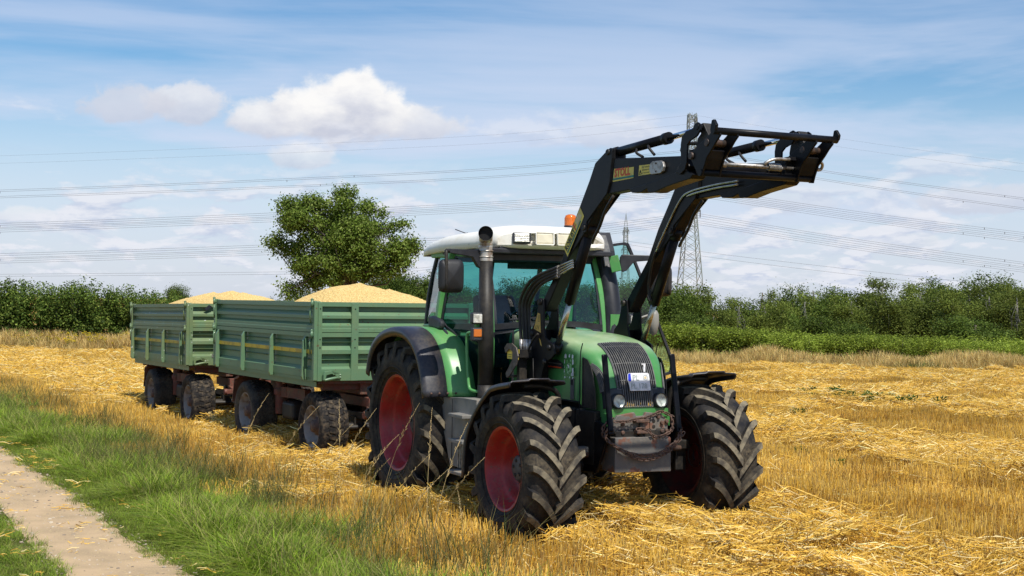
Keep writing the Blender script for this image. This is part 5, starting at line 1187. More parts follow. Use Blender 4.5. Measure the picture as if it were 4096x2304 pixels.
def scatter(name, pts, rotz, scale, pick, protos, parent=None, tilt=None):
    """one object: points that carry turn, size and choice; a node tree puts one of the prototypes on each"""
    me = bpy.data.meshes.new(name); me.vertices.add(len(pts)); me.vertices.foreach_set('co', np.asarray(pts, np.float32).ravel())
    rot = np.zeros((len(pts), 3), np.float32); rot[:, 2] = rotz
    if tilt is not None: rot[:, :2] = tilt
    a = me.attributes.new('turn', 'FLOAT_VECTOR', 'POINT'); a.data.foreach_set('vector', rot.ravel()); sc = np.asarray(scale, np.float32); sc = np.repeat(sc[:, None], 3, 1) if sc.ndim == 1 else sc
    a = me.attributes.new('size', 'FLOAT_VECTOR', 'POINT'); a.data.foreach_set('vector', np.ascontiguousarray(sc).ravel()); a = me.attributes.new('pick', 'INT', 'POINT'); a.data.foreach_set('value', np.asarray(pick, np.int32))
    o = bpy.data.objects.new(name, me); COL.objects.link(o); c = bpy.data.collections.new(name + '_kinds')
    for i, p in enumerate(protos): p.name = f'{name}_{i:02d}'; c.objects.link(p)
    ng = bpy.data.node_groups.new(name, 'GeometryNodeTree'); ng.interface.new_socket('Geometry', in_out='INPUT', socket_type='NodeSocketGeometry'); ng.interface.new_socket('Geometry', in_out='OUTPUT', socket_type='NodeSocketGeometry'); N, L = ng.nodes, ng.links
    gi, go = N.new('NodeGroupInput'), N.new('NodeGroupOutput'); m2p = N.new('GeometryNodeMeshToPoints'); iop = N.new('GeometryNodeInstanceOnPoints'); ci = N.new('GeometryNodeCollectionInfo'); ci.inputs['Collection'].default_value = c; ci.inputs['Separate Children'].default_value = True; ci.inputs['Reset Children'].default_value = True; iop.inputs['Pick Instance'].default_value = True
    L.new(gi.outputs[0], m2p.inputs['Mesh']); L.new(m2p.outputs['Points'], iop.inputs['Points']); L.new(ci.outputs[0], iop.inputs['Instance'])
    for nm, ty, sk in (('turn', 'FLOAT_VECTOR', 'Rotation'), ('size', 'FLOAT_VECTOR', 'Scale'), ('pick', 'INT', 'Instance Index')):
        na = N.new('GeometryNodeInputNamedAttribute'); na.data_type = ty; na.inputs['Name'].default_value = nm; L.new(na.outputs['Attribute'], iop.inputs[sk])
    L.new(iop.outputs[0], go.inputs[0]); md = o.modifiers.new('scatter', 'NODES'); md.node_group = ng; tag(o, kind='stuff'); return o
def in_view(x, y, m=2.2): return (np.abs(x) < .40 * y + m) & (y > 7.5)
ROWROT = math.atan2(-.877, .48)
stub = [hidden('s', stubble_tile(), 'stubble_straw') for _ in range(6)]
strw = [hidden('s', straw_tile(880), 'straw') for _ in range(6)]
coarse = [hidden('s', straw_tile(560, 1.2, .09, .10, .38, 1.3), 'straw') for _ in range(5)]
loose = [hidden('s', straw_tile(130, 1.2, .03), 'straw') for _ in range(4)]
# stubble tiles in rows along the drilling direction
Lg, sg = np.meshgrid(np.arange(4.55, 46, 1.0), np.arange(2, 62, 1.0), indexing='ij'); Lg = Lg.ravel(); sg = sg.ravel() + rng.uniform(-.2, .2, len(Lg)); x, y = XY(Lg, sg)
k = in_view(x, y) & (y < np.interp(x, [-26, -19, 0, 6, 18, 26], [50.6, 50.0, 47.8, 45.2, 43.8, 43.0])) & (Lg > 4.5); x, y, Lq = x[k], y[k], Lg[k]
scatter('stubble', np.stack([x, y, height(x, y) - .01], 1), ROWROT + np.where(rng.random(len(x)) < .5, math.pi, 0) + rng.normal(0, .02, len(x)), np.stack([np.ones(len(x)), np.ones(len(x)), rng.uniform(.9, 1.3, len(x)) * (1 - .35 * swath(x, y))], 1), rng.integers(0, 6, len(x)), stub)
# loose straw: thick in the swaths, thin and patchy between them
pts, rz, sc, pk = [], [], [], []
Lg, sg = np.meshgrid(np.arange(4.7, 46, .62), np.arange(2, 62, .62), indexing='ij'); Lg = Lg.ravel() + rng.uniform(-.25, .25, Lg.size); sg = sg.ravel() + rng.uniform(-.25, .25, len(Lg)); x, y = XY(Lg, sg); k = in_view(x, y) & (y < np.interp(x, [-26, -19, 0, 6, 18, 26], [50.6, 50.0, 47.8, 45.2, 43.8, 43.0])) & (Lg > 5.0); x, y = x[k], y[k]
sw = swath(x, y); patch = vnoise(x * .55, y * .55, 21); far = np.clip((y - 24) / 14, 0, 1); k = (sw > .25 + .3 * (rng.random(len(x)) - .5)) | (patch * .62 + far * .34 + .1 * rng.random(len(x)) > .64)
k &= pressed(x, y) < .35; x1, y1 = x[k], y[k]; n = len(x1)
scatter('straw', np.stack([x1, y1, height(x1, y1) + .03 + .05 * (1 - swath(x1, y1)) * .6], 1), ROWROT + rng.normal(0, .5, n) + np.where(rng.random(n) < .5, math.pi, 0), np.stack([rng.uniform(.9, 1.25, n), rng.uniform(.9, 1.25, n), rng.uniform(.8, 1.5, n)], 1), np.where((y1 > 19 + 6 * rng.random(n)), 6 + rng.integers(0, 5, n), rng.integers(0, 6, n)), strw + coarse, tilt=rng.normal(0, .08, (n, 2)))
k = ~k & (rng.random(len(x)) < .8); x2, y2 = x[k], y[k]; n = len(x2)
scatter('loose_straw', np.stack([x2, y2, height(x2, y2) + .035], 1), rng.uniform(0, 6.28, n), np.ones(n), rng.integers(0, 4, n), loose, tilt=rng.normal(0, .05, (n, 2)))
# grass of the verge and the middle strip of the lane
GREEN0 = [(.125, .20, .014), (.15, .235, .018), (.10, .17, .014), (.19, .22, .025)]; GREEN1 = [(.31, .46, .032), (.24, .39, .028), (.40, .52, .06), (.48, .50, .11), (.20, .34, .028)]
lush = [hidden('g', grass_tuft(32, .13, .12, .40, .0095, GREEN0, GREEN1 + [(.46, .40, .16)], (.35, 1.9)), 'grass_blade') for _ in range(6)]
mown = [hidden('g', grass_tuft(40, .10, .04, .12, .005, GREEN0 + [(.13, .12, .04)], GREEN1 + [(.28, .25, .09), (.22, .24, .08)], (.3, 1.3), 3), 'grass_blade') for _ in range(5)]
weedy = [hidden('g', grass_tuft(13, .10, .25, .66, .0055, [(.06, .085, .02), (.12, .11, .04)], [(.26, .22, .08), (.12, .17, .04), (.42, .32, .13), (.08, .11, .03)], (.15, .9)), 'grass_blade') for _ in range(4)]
n = 17000; Lr, sr = rng.uniform(2.80, 5.1, n), 5 + 40 * rng.beta(1.05, 1.9, n); x, y = XY(Lr, sr); k = in_view(x, y, 1.5); Lr, sr, x, y = Lr[k], sr[k], x[k], y[k]
edge = 4.45 + .32 * (vnoise(sr * .8, Lr * 0, 6) - .5) * 2 + .2 * (vnoise(sr * 2.5, Lr * 0, 8) - .5); clump = vnoise(x * 1.6, y * 1.6, 12); deep = np.clip((Lr - 3.05) / .55, 0, 1)
k = (Lr < edge + .05) & ((Lr > 2.95) | (rng.random(len(Lr)) < .35)); x, y, Lr, edge, clump, deep = x[k], y[k], Lr[k], edge[k], clump[k], deep[k]; fade = np.clip((edge - Lr) / .5, .15, 1)
isl = deep * (.4 + .9 * clump) * fade > .40 + .12 * rng.normal(size=len(x)); wd = (rng.random(len(x)) < .06 + .20 * (vnoise(x * .9, y * .9, 33) > .72) + .06 * np.clip((Lr - edge + .5) / .5, 0, 1)) & (deep > .5)
pick = np.where(isl, rng.integers(0, 6, len(x)), 6 + rng.integers(0, 5, len(x))); pick = np.where(wd, 11 + rng.integers(0, 4, len(x)), pick); s_ = np.where(isl, .55 + .65 * clump, .7 + .9 * deep) * rng.uniform(.8, 1.2, len(x)); s_ = np.where(wd, rng.uniform(.6, 1.1, len(x)), s_)
n2 = 5200; L2, s2 = rng.uniform(.2, 2.12, n2), rng.uniform(5, 34, n2); xa, ya = XY(L2, s2); kk = in_view(xa, ya, 1.) & (L2 < 2.02 + .12 * (vnoise(s2 * 2, L2 * 0, 31) - .5)); L2, xa, ya = L2[kk], xa[kk], ya[kk]; c2 = vnoise(xa * 2, ya * 2, 14); p2 = np.where((c2 > .42) & (L2 < 1.9), rng.integers(0, 6, len(xa)), 6 + rng.integers(0, 5, len(xa))); sc2 = np.where(p2 < 6, .42, .95) * rng.uniform(.8, 1.25, len(xa))
n3 = 160; L3, s3 = rng.normal(4.62, .22, n3), 6 + 30 * rng.beta(1.05, 1.7, n3); xb, yb = XY(L3, s3); xa, ya = np.concatenate([xa, xb]), np.concatenate([ya, yb]); p2 = np.concatenate([p2, 11 + rng.integers(0, 4, n3)]); sc2 = np.concatenate([sc2, rng.uniform(.7, 1.45, n3)])
x, y = np.concatenate([x, xa]), np.concatenate([y, ya]); pick = np.concatenate([pick, p2]); s_ = np.concatenate([s_, sc2])
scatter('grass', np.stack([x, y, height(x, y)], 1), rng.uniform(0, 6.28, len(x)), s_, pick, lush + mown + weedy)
# bits of straw blown onto the lane and the verge
n = 300; Lr, sr = rng.uniform(1.6, 4.3, n), rng.uniform(7, 28, n); x, y = XY(Lr, sr); bit = [hidden('b', straw_tile(7, .35, .010, .03, .16), 'straw') for _ in range(4)]; scatter('straw_bits', np.stack([x, y, height(x, y) + np.where((Lr > 1.95) & (Lr < 2.9), .008, .07)], 1), rng.uniform(0, 6.28, n), rng.uniform(.6, 1.2, n), rng.integers(0, 4, n), bit)
def pebble():
    v = []; f = []
    t = (1 + 5 ** .5) / 2; P = np.array([(-1, t, 0), (1, t, 0), (-1, -t, 0), (1, -t, 0), (0, -1, t), (0, 1, t), (0, -1, -t), (0, 1, -t), (t, 0, -1), (t, 0, 1), (-t, 0, -1), (-t, 0, 1)], float) / 1.9
    P *= rng.uniform(.7, 1.25, (12, 1)); P[:, 2] *= .55; I = np.array([(0, 11, 5), (0, 5, 1), (0, 1, 7), (0, 7, 10), (0, 10, 11), (1, 5, 9), (5, 11, 4), (11, 10, 2), (10, 7, 6), (7, 1, 8), (3, 9, 4), (3, 4, 2), (3, 2, 6), (3, 6, 8), (3, 8, 9), (4, 9, 5), (2, 4, 11), (6, 2, 10), (8, 6, 7), (9, 8, 1)])
    return P, I, np.tile(palette(1, [(.42, .34, .25), (.32, .27, .21), (.52, .44, .33), (.25, .20, .15)]), (12, 1))
n = 3200; Lr, sr = np.where(rng.random(n) < .6, rng.uniform(1.95, 2.95, n), np.where(rng.random(n) < .5, rng.normal(2.0, .07, n), rng.normal(2.9, .07, n))), rng.uniform(8, 26, n); x, y = XY(Lr, sr); scatter('gravel', np.stack([x, y, height(x, y) + .006], 1), rng.uniform(0, 6.28, n), rng.gamma(2.2, .0038, n).clip(.003, .024), rng.integers(0, 6, n), [hidden('p', pebble(), 'straw') for _ in range(6)])
# dry tall grass and flowering weeds along the far field edge
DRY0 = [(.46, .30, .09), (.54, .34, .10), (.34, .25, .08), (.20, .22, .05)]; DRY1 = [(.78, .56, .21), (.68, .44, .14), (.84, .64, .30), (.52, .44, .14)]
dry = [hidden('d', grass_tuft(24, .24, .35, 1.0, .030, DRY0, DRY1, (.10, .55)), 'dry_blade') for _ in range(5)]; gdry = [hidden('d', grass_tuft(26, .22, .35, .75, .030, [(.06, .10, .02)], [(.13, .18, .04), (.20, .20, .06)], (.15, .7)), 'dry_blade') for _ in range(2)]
n = 7500; x = rng.uniform(-26, 26, n); dep = rng.beta(1.2, 1.6, n); y0 = np.interp(x, [-26, -19, 0, 6, 18, 26], [50.4, 49.8, 47.6, 45.0, 43.6, 42.8]) + .7 * (vnoise(x * .5, x * 0, 2) - .5); y = y0 + dep * 2.6; c = vnoise(x * .45, y * .45, 17); pick = np.where((c + .2 * (x < -8) * (dep < .4) + .25 * (rng.random(n) - .5)) > .80, 5 + rng.integers(0, 2, n), rng.integers(0, 5, n)); s_ = (.55 + .6 * vnoise(x * .8, y * .8, 19)) * (.65 + .5 * np.clip(dep * 2, 0, 1))
s_ = s_ * np.where(x > 0, .72, 1.0)
k = (x > 4.6) | (x < -6.5) | (rng.random(n) < .3)
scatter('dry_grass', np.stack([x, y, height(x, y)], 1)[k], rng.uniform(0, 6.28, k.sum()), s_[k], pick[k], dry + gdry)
def flower_tuft():
    n = 9; a = rng.uniform(0, 6.28, n); p0 = np.stack([.18 * np.cos(a), .18 * np.sin(a), np.zeros(n)], 1); h = rng.uniform(.45, .75, n); p1 = p0 + np.stack([rng.normal(0, .05, n), rng.normal(0, .05, n), h], 1); st = stalks(p0, p1, np.full(n, .006), np.full(n, .004), np.tile([[.06, .10, .02]], (n, 1)))
    m = 34; j = rng.integers(0, n, m); q = p1[j] + rng.normal(0, .045, (m, 3)) * [1, 1, .5]; d = rng.normal(0, .02, (m, 3)); d[:, 2] = .01; fl = stalks(q - d, q + d, np.full(m, .011), np.full(m, .011), np.tile([[.55, .42, .02]], (m, 1))); return join([st, fl, grass_tuft(30, .18, .2, .5, .02, [(.05, .09, .015)], [(.12, .17, .03)])])
n = 34; x = np.concatenate([rng.uniform(-20, -14.2, 26), rng.uniform(-14.2, -9, 8)]); y = np.interp(x, [-20, -9], [50.0, 49.4]) + rng.uniform(0, .9, n); scatter('wildflowers', np.stack([x, y, height(x, y)], 1), rng.uniform(0, 6.28, n), rng.uniform(.7, 1.1, n), rng.integers(0, 2, n), [hidden('f', flower_tuft(), 'grass_blade') for _ in range(2)])
def weed():
    n = 70; a = rng.uniform(0, 6.28, n); rr = .16 * np.sqrt(rng.random(n)); p0 = np.stack([rr * np.cos(a), rr * np.sin(a), rng.uniform(.03, .22, n)], 1); d = np.stack([np.cos(a), np.sin(a), np.zeros(n)], 1); return blades(p0, d, rng.uniform(.04, .08, n), np.full(n, .035), np.full(n, 1.2), palette(n, [(.03, .09, .015), (.05, .12, .02)]), palette(n, [(.07, .17, .03)]), 3)
W_ = [(L0 + rng.normal(0, .12), s0 + rng.normal(0, .25)) for L0, s0 in zip(np.repeat([20.4, 20.9], 20), np.tile(np.linspace(20.4, 23.4, 20) , 2))] + [(rng.uniform(10, 17), rng.uniform(11, 20)) for _ in range(12)]
W_ = np.array(W_); x, y = XY(W_[:, 0], W_[:, 1]); n = len(x); scatter('weeds', np.stack([x, y, height(x, y) + .05], 1), rng.uniform(0, 6.28, n), rng.uniform(.4, .95, n), rng.integers(0, 3, n), [hidden('w', weed(), 'grass_blade') for _ in range(3)])
# tall seeding grasses in front of the tractor: each its own thing
def seed_stalk(h, lean, seed):
    r = random.Random(seed); pts = [(lean * h * (t ** 2), .0, h * t * (1 - .12 * t * lean)) for t in np.linspace(0, 1, 9)]; mb = MB(); mb.tube(pts, [.0021 - .0012 * i / 8 for i in range(9)], 5); P = [Vector(p) for p in pts]
    for k in range(26):
        t = .62 + .38 * k / 26; p = P[-1] * 0; f = t * 8; i = min(7, int(f)); p = P[i].lerp(P[i + 1], f - i); a = r.uniform(0, 6.28); ln = .040 * (1.15 - (t - .62) / .38); d = (P[i + 1] - P[i]).normalized(); sd_ = Vector((math.cos(a), math.sin(a), 0)); q = p + (d * .8 + sd_ * .45).normalized() * ln; mb.tube([p, p.lerp(q, .5), q], [.0006, .0030, .0006], 4, cap=False)
    return mb
pmat('seed_stalk_dry', (.50, .36, .16), .7, col2=(.34, .25, .10), scale=12)
SP = [seed_stalk(.95, .5, 1).build('seed_grass', 'seed_stalk_dry'), seed_stalk(1.15, .35, 2).build('seed_grass', 'seed_stalk_dry'), seed_stalk(.75, .65, 3).build('seed_grass', 'seed_stalk_dry')]
spots = [(4.75, 11.7), (4.60, 11.9), (4.85, 11.3), (4.7, 10.9), (4.95, 11.55), (4.55, 11.2), (4.9, 12.1), (5.05, 10.7), (4.65, 10.4), (4.8, 10.1), (4.95, 12.5), (4.75, 12.9), (4.62, 13.6), (4.7, 15.1), (4.85, 15.6), (4.9, 13.2), (4.6, 9.7), (5.0, 9.9)]
for i, (L_, s_) in enumerate(spots):
    o = SP[i % 3] if i < 3 else SP[i % 3].copy()
    if i >= 3: COL.objects.link(o)
    x, y = XY(L_, s_); o.location = (x, y, float(height(x, y))); o.rotation_euler = (random.uniform(-.06, .06), random.uniform(-.06, .06), random.choice([random.uniform(-.9, .5), random.uniform(-3.1, 3.1)])); k = random.uniform(.8, 1.15); o.scale = (k, k, k); tag(o, 'tall dry seeding grass stalk standing between the green verge and the stubble', 'grass stalk', 'dry grass stalks before the tractor', 'thing')

# ------------------------------------------------------------------ trees, hedges
def leaf_cloud(centres, sigma, per, size, cols, droop=0., flat=.0):
    """leaf-sized faces round the twig ends: folded diamonds turned every way"""
    n = len(centres) * per; c = np.repeat(centres, per, 0); sg = np.repeat(sigma, per)[:, None] if np.ndim(sigma) else sigma
    p = c + rng.normal(0, 1, (n, 3)) * sg * np.array([1, 1, .8]); p[:, 2] -= droop * np.abs(rng.normal(0, 1, n)) * (sg[:, 0] if np.ndim(sigma) else sg)
    o = p - c; o /= np.linalg.norm(o, axis=1)[:, None] + 1e-6; nn = o * .75 + np.array([0, 0, .45 + flat]) + rng.normal(0, .50, (n, 3)); nn /= np.linalg.norm(nn, axis=1)[:, None]
    d = np.cross(nn, rng.normal(0, 1, (n, 3))); d[:, 2] -= droop * .6; d /= np.linalg.norm(d, axis=1)[:, None]; w = np.cross(nn, d); w /= np.linalg.norm(w, axis=1)[:, None]
    s = size * rng.uniform(.6, 1.35, n)[:, None]; V = np.stack([p - d * s * .5, p + w * s * .34, p + d * s * .5, p - w * s * .34], 1)
    cl = np.repeat(1 + rng.normal(0, .13, (len(centres), 1)), per, 0); col = palette(n, cols, .15) * cl; return V.reshape(-1, 3), np.arange(n * 4).reshape(-1, 4), np.repeat(np.clip(col, 0, 1), 4, 0)
def in_blobs(blobs, n, shell=.55):
    vol = np.array([b[3] * b[4] * b[5] for b in blobs]) ** .75; k = rng.choice(len(blobs), n, p=vol / vol.sum()); B = np.array(blobs)[k]; u = rng.normal(0, 1, (n, 3)); u /= np.linalg.norm(u, axis=1)[:, None]; r = rng.uniform(0, 1, (n, 1)) ** shell; return B[:, :3] + u * r * B[:, 3:6]
def lobes(blobs, k=7, f=.42, seed=0):
    r = np.random.default_rng(seed); out = []
    for b in blobs:
        for _ in range(k):
            u = r.normal(0, 1, 3); u /= np.linalg.norm(u); q = r.uniform(.45, 1.0); g = r.uniform(.7, 1.25) * f; out.append((b[0] + u[0] * b[3] * q, b[1] + u[1] * b[4] * q, b[2] + u[2] * b[5] * q, b[3] * g, b[4] * g, b[5] * g * .85))
    return out
def limbs(mb, base, centres, trunk_top, r0, nl, mi=0, wob=.12):
    """tapered trunk and limbs reaching to some of the twig ends"""
    b = np.array(base, float); t = np.array(trunk_top, float); rr = np.random.default_rng(len(centres)); n = 7
    P = [b + (t - b) * q + np.array([rr.normal(0, wob), rr.normal(0, wob), 0]) * (0 < q < 1) for q in np.linspace(0, 1, n)]; mb.tube(P, [r0 * (1 - .62 * q) for q in np.linspace(0, 1, n)], 8, mi)
    for c in centres[rr.choice(len(centres), min(nl, len(centres)), replace=False)]:
        q = rr.uniform(.30, .98); s = b + (t - b) * q; L_ = np.linalg.norm(c - s); m1 = s + (c - s) * .4 + np.array([0, 0, .12 * L_]) + rr.normal(0, .05 * L_, 3); m2 = s + (c - s) * .75 + rr.normal(0, .05 * L_, 3); ra = r0 * (1 - .6 * q) * rr.uniform(.25, .5); mb.tube([s, m1, m2, c], [ra, ra * .65, ra * .4, ra * .18], 5, mi)
def make_tree(name, blobs, nc, per, sig, size, cols, trunk, r0, nl, bark, droop=0., shell=.55):
    c = in_blobs(blobs, nc, shell); e = empty(name, (0, 0, 0)); mb = MB(); limbs(mb, (0, 0, -.3), c, trunk, r0, nl); mb.build('trunk', bark, e); v, f, cc = leaf_cloud(c, np.full(nc, sig), per, size, cols, droop); np_mesh('crown', v, f, 'leaf', cc, parent=e); return e
OAKC = [(.056, .092, .013), (.072, .112, .016), (.090, .132, .021), (.044, .072, .011), (.115, .155, .027)]
BIRC = [(.095, .126, .021), (.115, .146, .025), (.074, .104, .017), (.145, .172, .036)]
HEDC = [(.135, .180, .019), (.160, .208, .024), (.108, .148, .017), (.195, .235, .038)]
DARKC = [(.052, .086, .014), (.070, .110, .018), (.090, .132, .022), (.040, .064, .012), (.14, .178, .034)]
POPC = [(.078, .122, .016), (.098, .145, .019), (.062, .098, .013), (.125, .170, .030), (.165, .205, .05)]
ORD = ['first', 'second', 'third', 'fourth', 'fifth', 'sixth', 'seventh', 'eighth', 'ninth', 'tenth', 'eleventh', 'twelfth', 'thirteenth', 'fourteenth', 'fifteenth', 'sixteenth', 'seventeenth', 'eighteenth', 'nineteenth', 'twentieth'] + ['twenty-' + w for w in ('first', 'second', 'third', 'fourth', 'fifth', 'sixth', 'seventh', 'eighth', 'ninth')] + ['thirtieth'] + ['thirty-' + w for w in ('first', 'second', 'third', 'fourth', 'fifth', 'sixth', 'seventh', 'eighth', 'ninth')]
CR = cam.matrix_world.to_3x3()
def at(px, py, Y):
    d = CR @ Vector(((px - 1288) / 3400, -(py - 724.5) / 3400, -1)); t = Y / d.y; return Vector((d.x * t, Y, HC + d.z * t))
# the lone broad tree behind the trailers
Y0 = 62.; k0 = Y0 / 3400
bl = []
for px, py, rx, rz in ((870, 595, 92, 84), (765, 585, 66, 62), (738, 535, 34, 38), (800, 528, 46, 44), (868, 510, 48, 34), (932, 545, 46, 46), (985, 622, 50, 46), (1012, 652, 30, 26), (940, 672, 62, 40), (785, 676, 60, 46), (742, 722, 26, 32), (692, 604, 22, 16), (1000, 566, 18, 10), (880, 690, 70, 44), (845, 645, 60, 50), (725, 640, 24, 24)):
    p = at(px, py, Y0); bl.append((p.x + 7.6, rng.uniform(-.5, .5), p.z, rx * k0 * 1.04, max(rx, rz) * k0 * .95, rz * k0 * 1.02))
lone = make_tree('lone_tree', lobes(bl, 9, .40, 3), 930, 84, .205, .108, POPC, (.0, .1, 5.6), .24, 150, 'bark', .15, .5); lone.location = (-7.6, Y0, 0); tag(lone, 'broad leafy tree standing alone against the sky behind the grain trailers', 'tree')
# prototypes, each used the first time it is asked for and copied afterwards
def oak(seed):
    r = np.random.default_rng(seed); bl = [(0, 0, 3.6, 1.5, 1.4, 1.5)] + [(r.uniform(-1.3, 1.3), r.uniform(-.9, .9), r.uniform(2.0, 5.0), r.uniform(.6, 1.0), r.uniform(.6, 1.0), r.uniform(.5, .9)) for _ in range(8)] + [(0, 0, 1.4, 1.3, 1.1, 1.2)]
    return make_tree('broadleaf_tree', lobes(bl, 7, .52, seed), 360, 66, .25, .108, OAKC, (0, 0, 4.6), .16, 26, 'bark', .05, .5)
def birch(seed):
    r = np.random.default_rng(seed); bl = [(r.normal(0, .2), r.normal(0, .2), z, .35 + .95 * math.sin(math.pi * min(1, (6.3 - z) / 5.4)) ** .8, .9, .7) for z in np.linspace(1.0, 5.9, 8)] + [(r.uniform(-.9, .9), r.uniform(-.6, .6), r.uniform(1.5, 4.5), .5, .5, .8) for _ in range(5)]
    return make_tree('birch_tree', lobes(bl, 5, .58, seed), 360, 62, .20, .095, BIRC, (r.normal(0, .3), 0, 5.8), .085, 26, 'pale_bark', .9, .55)
def spruce(seed):
    bl = [(0, 0, z, .12 + .95 * (6.2 - z) / 5.4, .12 + .95 * (6.2 - z) / 5.4, .35) for z in np.linspace(.9, 6.1, 12)]; return make_tree('spruce_tree', bl, 240, 34, .13, .10, DARKC, (0, 0, 6.2), .1, 22, 'bark', .6, .4)
def shrub(seed, cols, H=2.8, W=1.25, shoots=26, leaf=.10, name='hedge_shrub'):
    r = np.random.default_rng(seed); bl = [(r.uniform(-W * .6, W * .6), r.uniform(-.5, .5), r.uniform(.25, H * .66), W * r.uniform(.35, .6), .6, H * r.uniform(.16, .24)) for _ in range(10)]; c = in_blobs(bl, 150, .5); c[:, 2] = np.maximum(c[:, 2], .1); sh = []
    for _ in range(shoots):
        x, y, z0 = r.uniform(-W, W), r.uniform(-.6, .6), H * r.uniform(.60, .80); l = H * r.uniform(.10, .34 if H > 2.5 else .18); a, b = r.normal(0, .12), r.normal(0, .1); sh += [(x + a * q * l, y + b * q * l, z0 + q * l) for q in np.linspace(0, 1, 6)]
    sh = np.array(sh); e = empty(name, (0, 0, 0)); mb = MB(); allc = np.concatenate([c, sh]); limbs(mb, (0, 0, -.2), allc, (0, 0, H * .6), .06, 40); mb.build('stem', 'bark', e); A = leaf_cloud(c, np.full(len(c), .17), 44, leaf, cols, .1); B = leaf_cloud(sh, np.full(len(sh), .075), 12, leaf * .85, [tuple(1.25 * q for q in x) for x in cols], -.3); v, f, cc = join([A, B]); np_mesh('foliage', v, f, 'leaf', cc, parent=e); return e
KINDS = {'o': [oak(1), oak(2), oak(3)], 'b': [birch(4), birch(5), birch(6)], 's': [spruce(7)], 'h': [shrub(8, HEDC, 2.0, 1.2, 60, .075), shrub(9, HEDC, 2.0, 1.2, 56, .075), shrub(10, HEDC, 2.0, 1.3, 64, .075)], 'd': [shrub(11, DARKC, 2.9, 1.3, 34), shrub(12, DARKC, 2.9, 1.2, 30), shrub(13, DARKC, 2.9, 1.3, 40)]}
HT = {'o': 5.5, 'b': 6.2, 's': 6.4, 'h': 1.85, 'd': 3.2}
USED = {}; CNT = {}
def plant(kind, px, ptop, Y, label, cat, group, wide=1., zb=None):
    top = at(px, ptop, Y); zb = float(height(top.x, Y)) if zb is None else zb; i = CNT.get(kind, 0); CNT[kind] = i + 1; pr = KINDS[kind][i % len(KINDS[kind])]
    o = pr if pr.name not in USED else copy_tree(pr); USED[pr.name] = 1; k = (top.z - zb) / HT[kind]; o.location = (top.x, Y, zb); o.scale = (k * wide, k * wide, k); o.rotation_euler = (0, 0, random.uniform(0, 6.28)); tag(o, label, cat, group); return o
def c2(cx, cy): return 1635 + .3655 * cx, 660.4 + .3655 * cy
NAMES = {'o': 'dark broadleaf tree', 'b': 'slender pale birch', 's': 'narrow pointed spruce'}
wood = [('o', 60, 190, 78, 1.15), ('o', 180, 150, 82, 1.0), ('b', 285, 150, 84, 1.3), ('s', 400, 168, 86, 1.1), ('o', 330, 330, 70, 1.2), ('b', 440, 335, 72, 1.3), ('o', 530, 295, 84, 1.0), ('b', 610, 262, 76, 1.2), ('o', 690, 258, 84, 1.2), ('s', 775, 190, 88, 1.2), ('b', 790, 262, 72, 1.3), ('b', 858, 222, 86, .9), ('o', 900, 300, 74, 1.0), ('o', 985, 184, 88, 1.0), ('b', 1060, 228, 76, 1.2), ('s', 1122, 176, 92, 1.0), ('o', 1175, 225, 86, 1.0), ('o', 1180, 330, 70, 1.1), ('o', 1265, 195, 94, 1.0), ('b', 1385, 222, 76, 1.2), ('o', 1400, 162, 94, 1.1), ('b', 1490, 245, 80, 1.2), ('o', 1380, 390, 66, 1.3), ('b', 1595, 132, 86, 1.4), ('b', 1690, 205, 74, 1.3), ('b', 1790, 205, 80, 1.2), ('b', 1860, 165, 86, 1.3), ('o', 1910, 140, 96, .9), ('b', 1985, 185, 78, 1.3), ('o', 2110, 110, 96, 1.1), ('b', 2080, 215, 74, 1.2), ('b', 2200, 180, 84, 1.3), ('o', 2240, 340, 66, 1.5), ('o', 2330, 108, 96, 1.1), ('b', 2330, 190, 78, 1.3), ('b', 2430, 175, 82, 1.3), ('o', 2500, 128, 94, 1.1), ('b', 2520, 200, 74, 1.3), ('o', 2600, 140, 92, 1.1)]
for i, (kd, cx, cy, Y, w) in enumerate(sorted(wood, key=lambda t: t[1])): px, py = c2(cx, cy); plant(kd, px, py, Y, f'{NAMES[kd]}, {ORD[i]} from the large pylon along the wood beyond the hedge', 'tree', 'trees of the wood beyond the hedge', w, zb=-2.6 if Y > 70 else -2.0)
mid = [(560, 752, 70), (690, 748, 90), (722, 750, 95), (775, 728, 74), (835, 735, 72), (905, 715, 78), (960, 705, 76), (1005, 682, 78), (1052, 680, 76), (1098, 692, 80), (1150, 712, 76), (1215, 716, 82), (1282, 708, 78), (1335, 700, 80), (1395, 712, 76), (1455, 722, 80), (1510, 706, 76), (1560, 698, 78), (1600, 712, 74), (1640, 722, 80)]
for i, (px, py, Y) in enumerate(mid): plant('o', px, py, Y, f'rounded green tree, {ORD[i]} from the last trailer in the row behind trailers and cab', 'tree', 'trees behind the trailers and the cab', 1.15 if i > 2 else .7, zb=-.6)
plant('o', 447, 709, 66, 'small round-crowned tree rising above the dark hedge beside the last trailer', 'tree', None, .8)
for j, px in enumerate((15, 45, 470)): pass
for i, (px, py) in enumerate([(-60, 676), (-8, 684), (28, 703), (74, 716), (122, 705), (160, 710), (192, 697), (236, 712), (282, 711), (322, 720), (362, 722), (402, 725), (440, 735), (486, 742), (530, 748)]): plant('d', px, py, 52.2 + .5 * (i % 2), f'tall dark leafy bush, {ORD[14 - i]} from the last trailer along the dark hedge', 'bush', 'dark bushes of the tall hedge beside the last trailer', 1.12, zb=-.05)
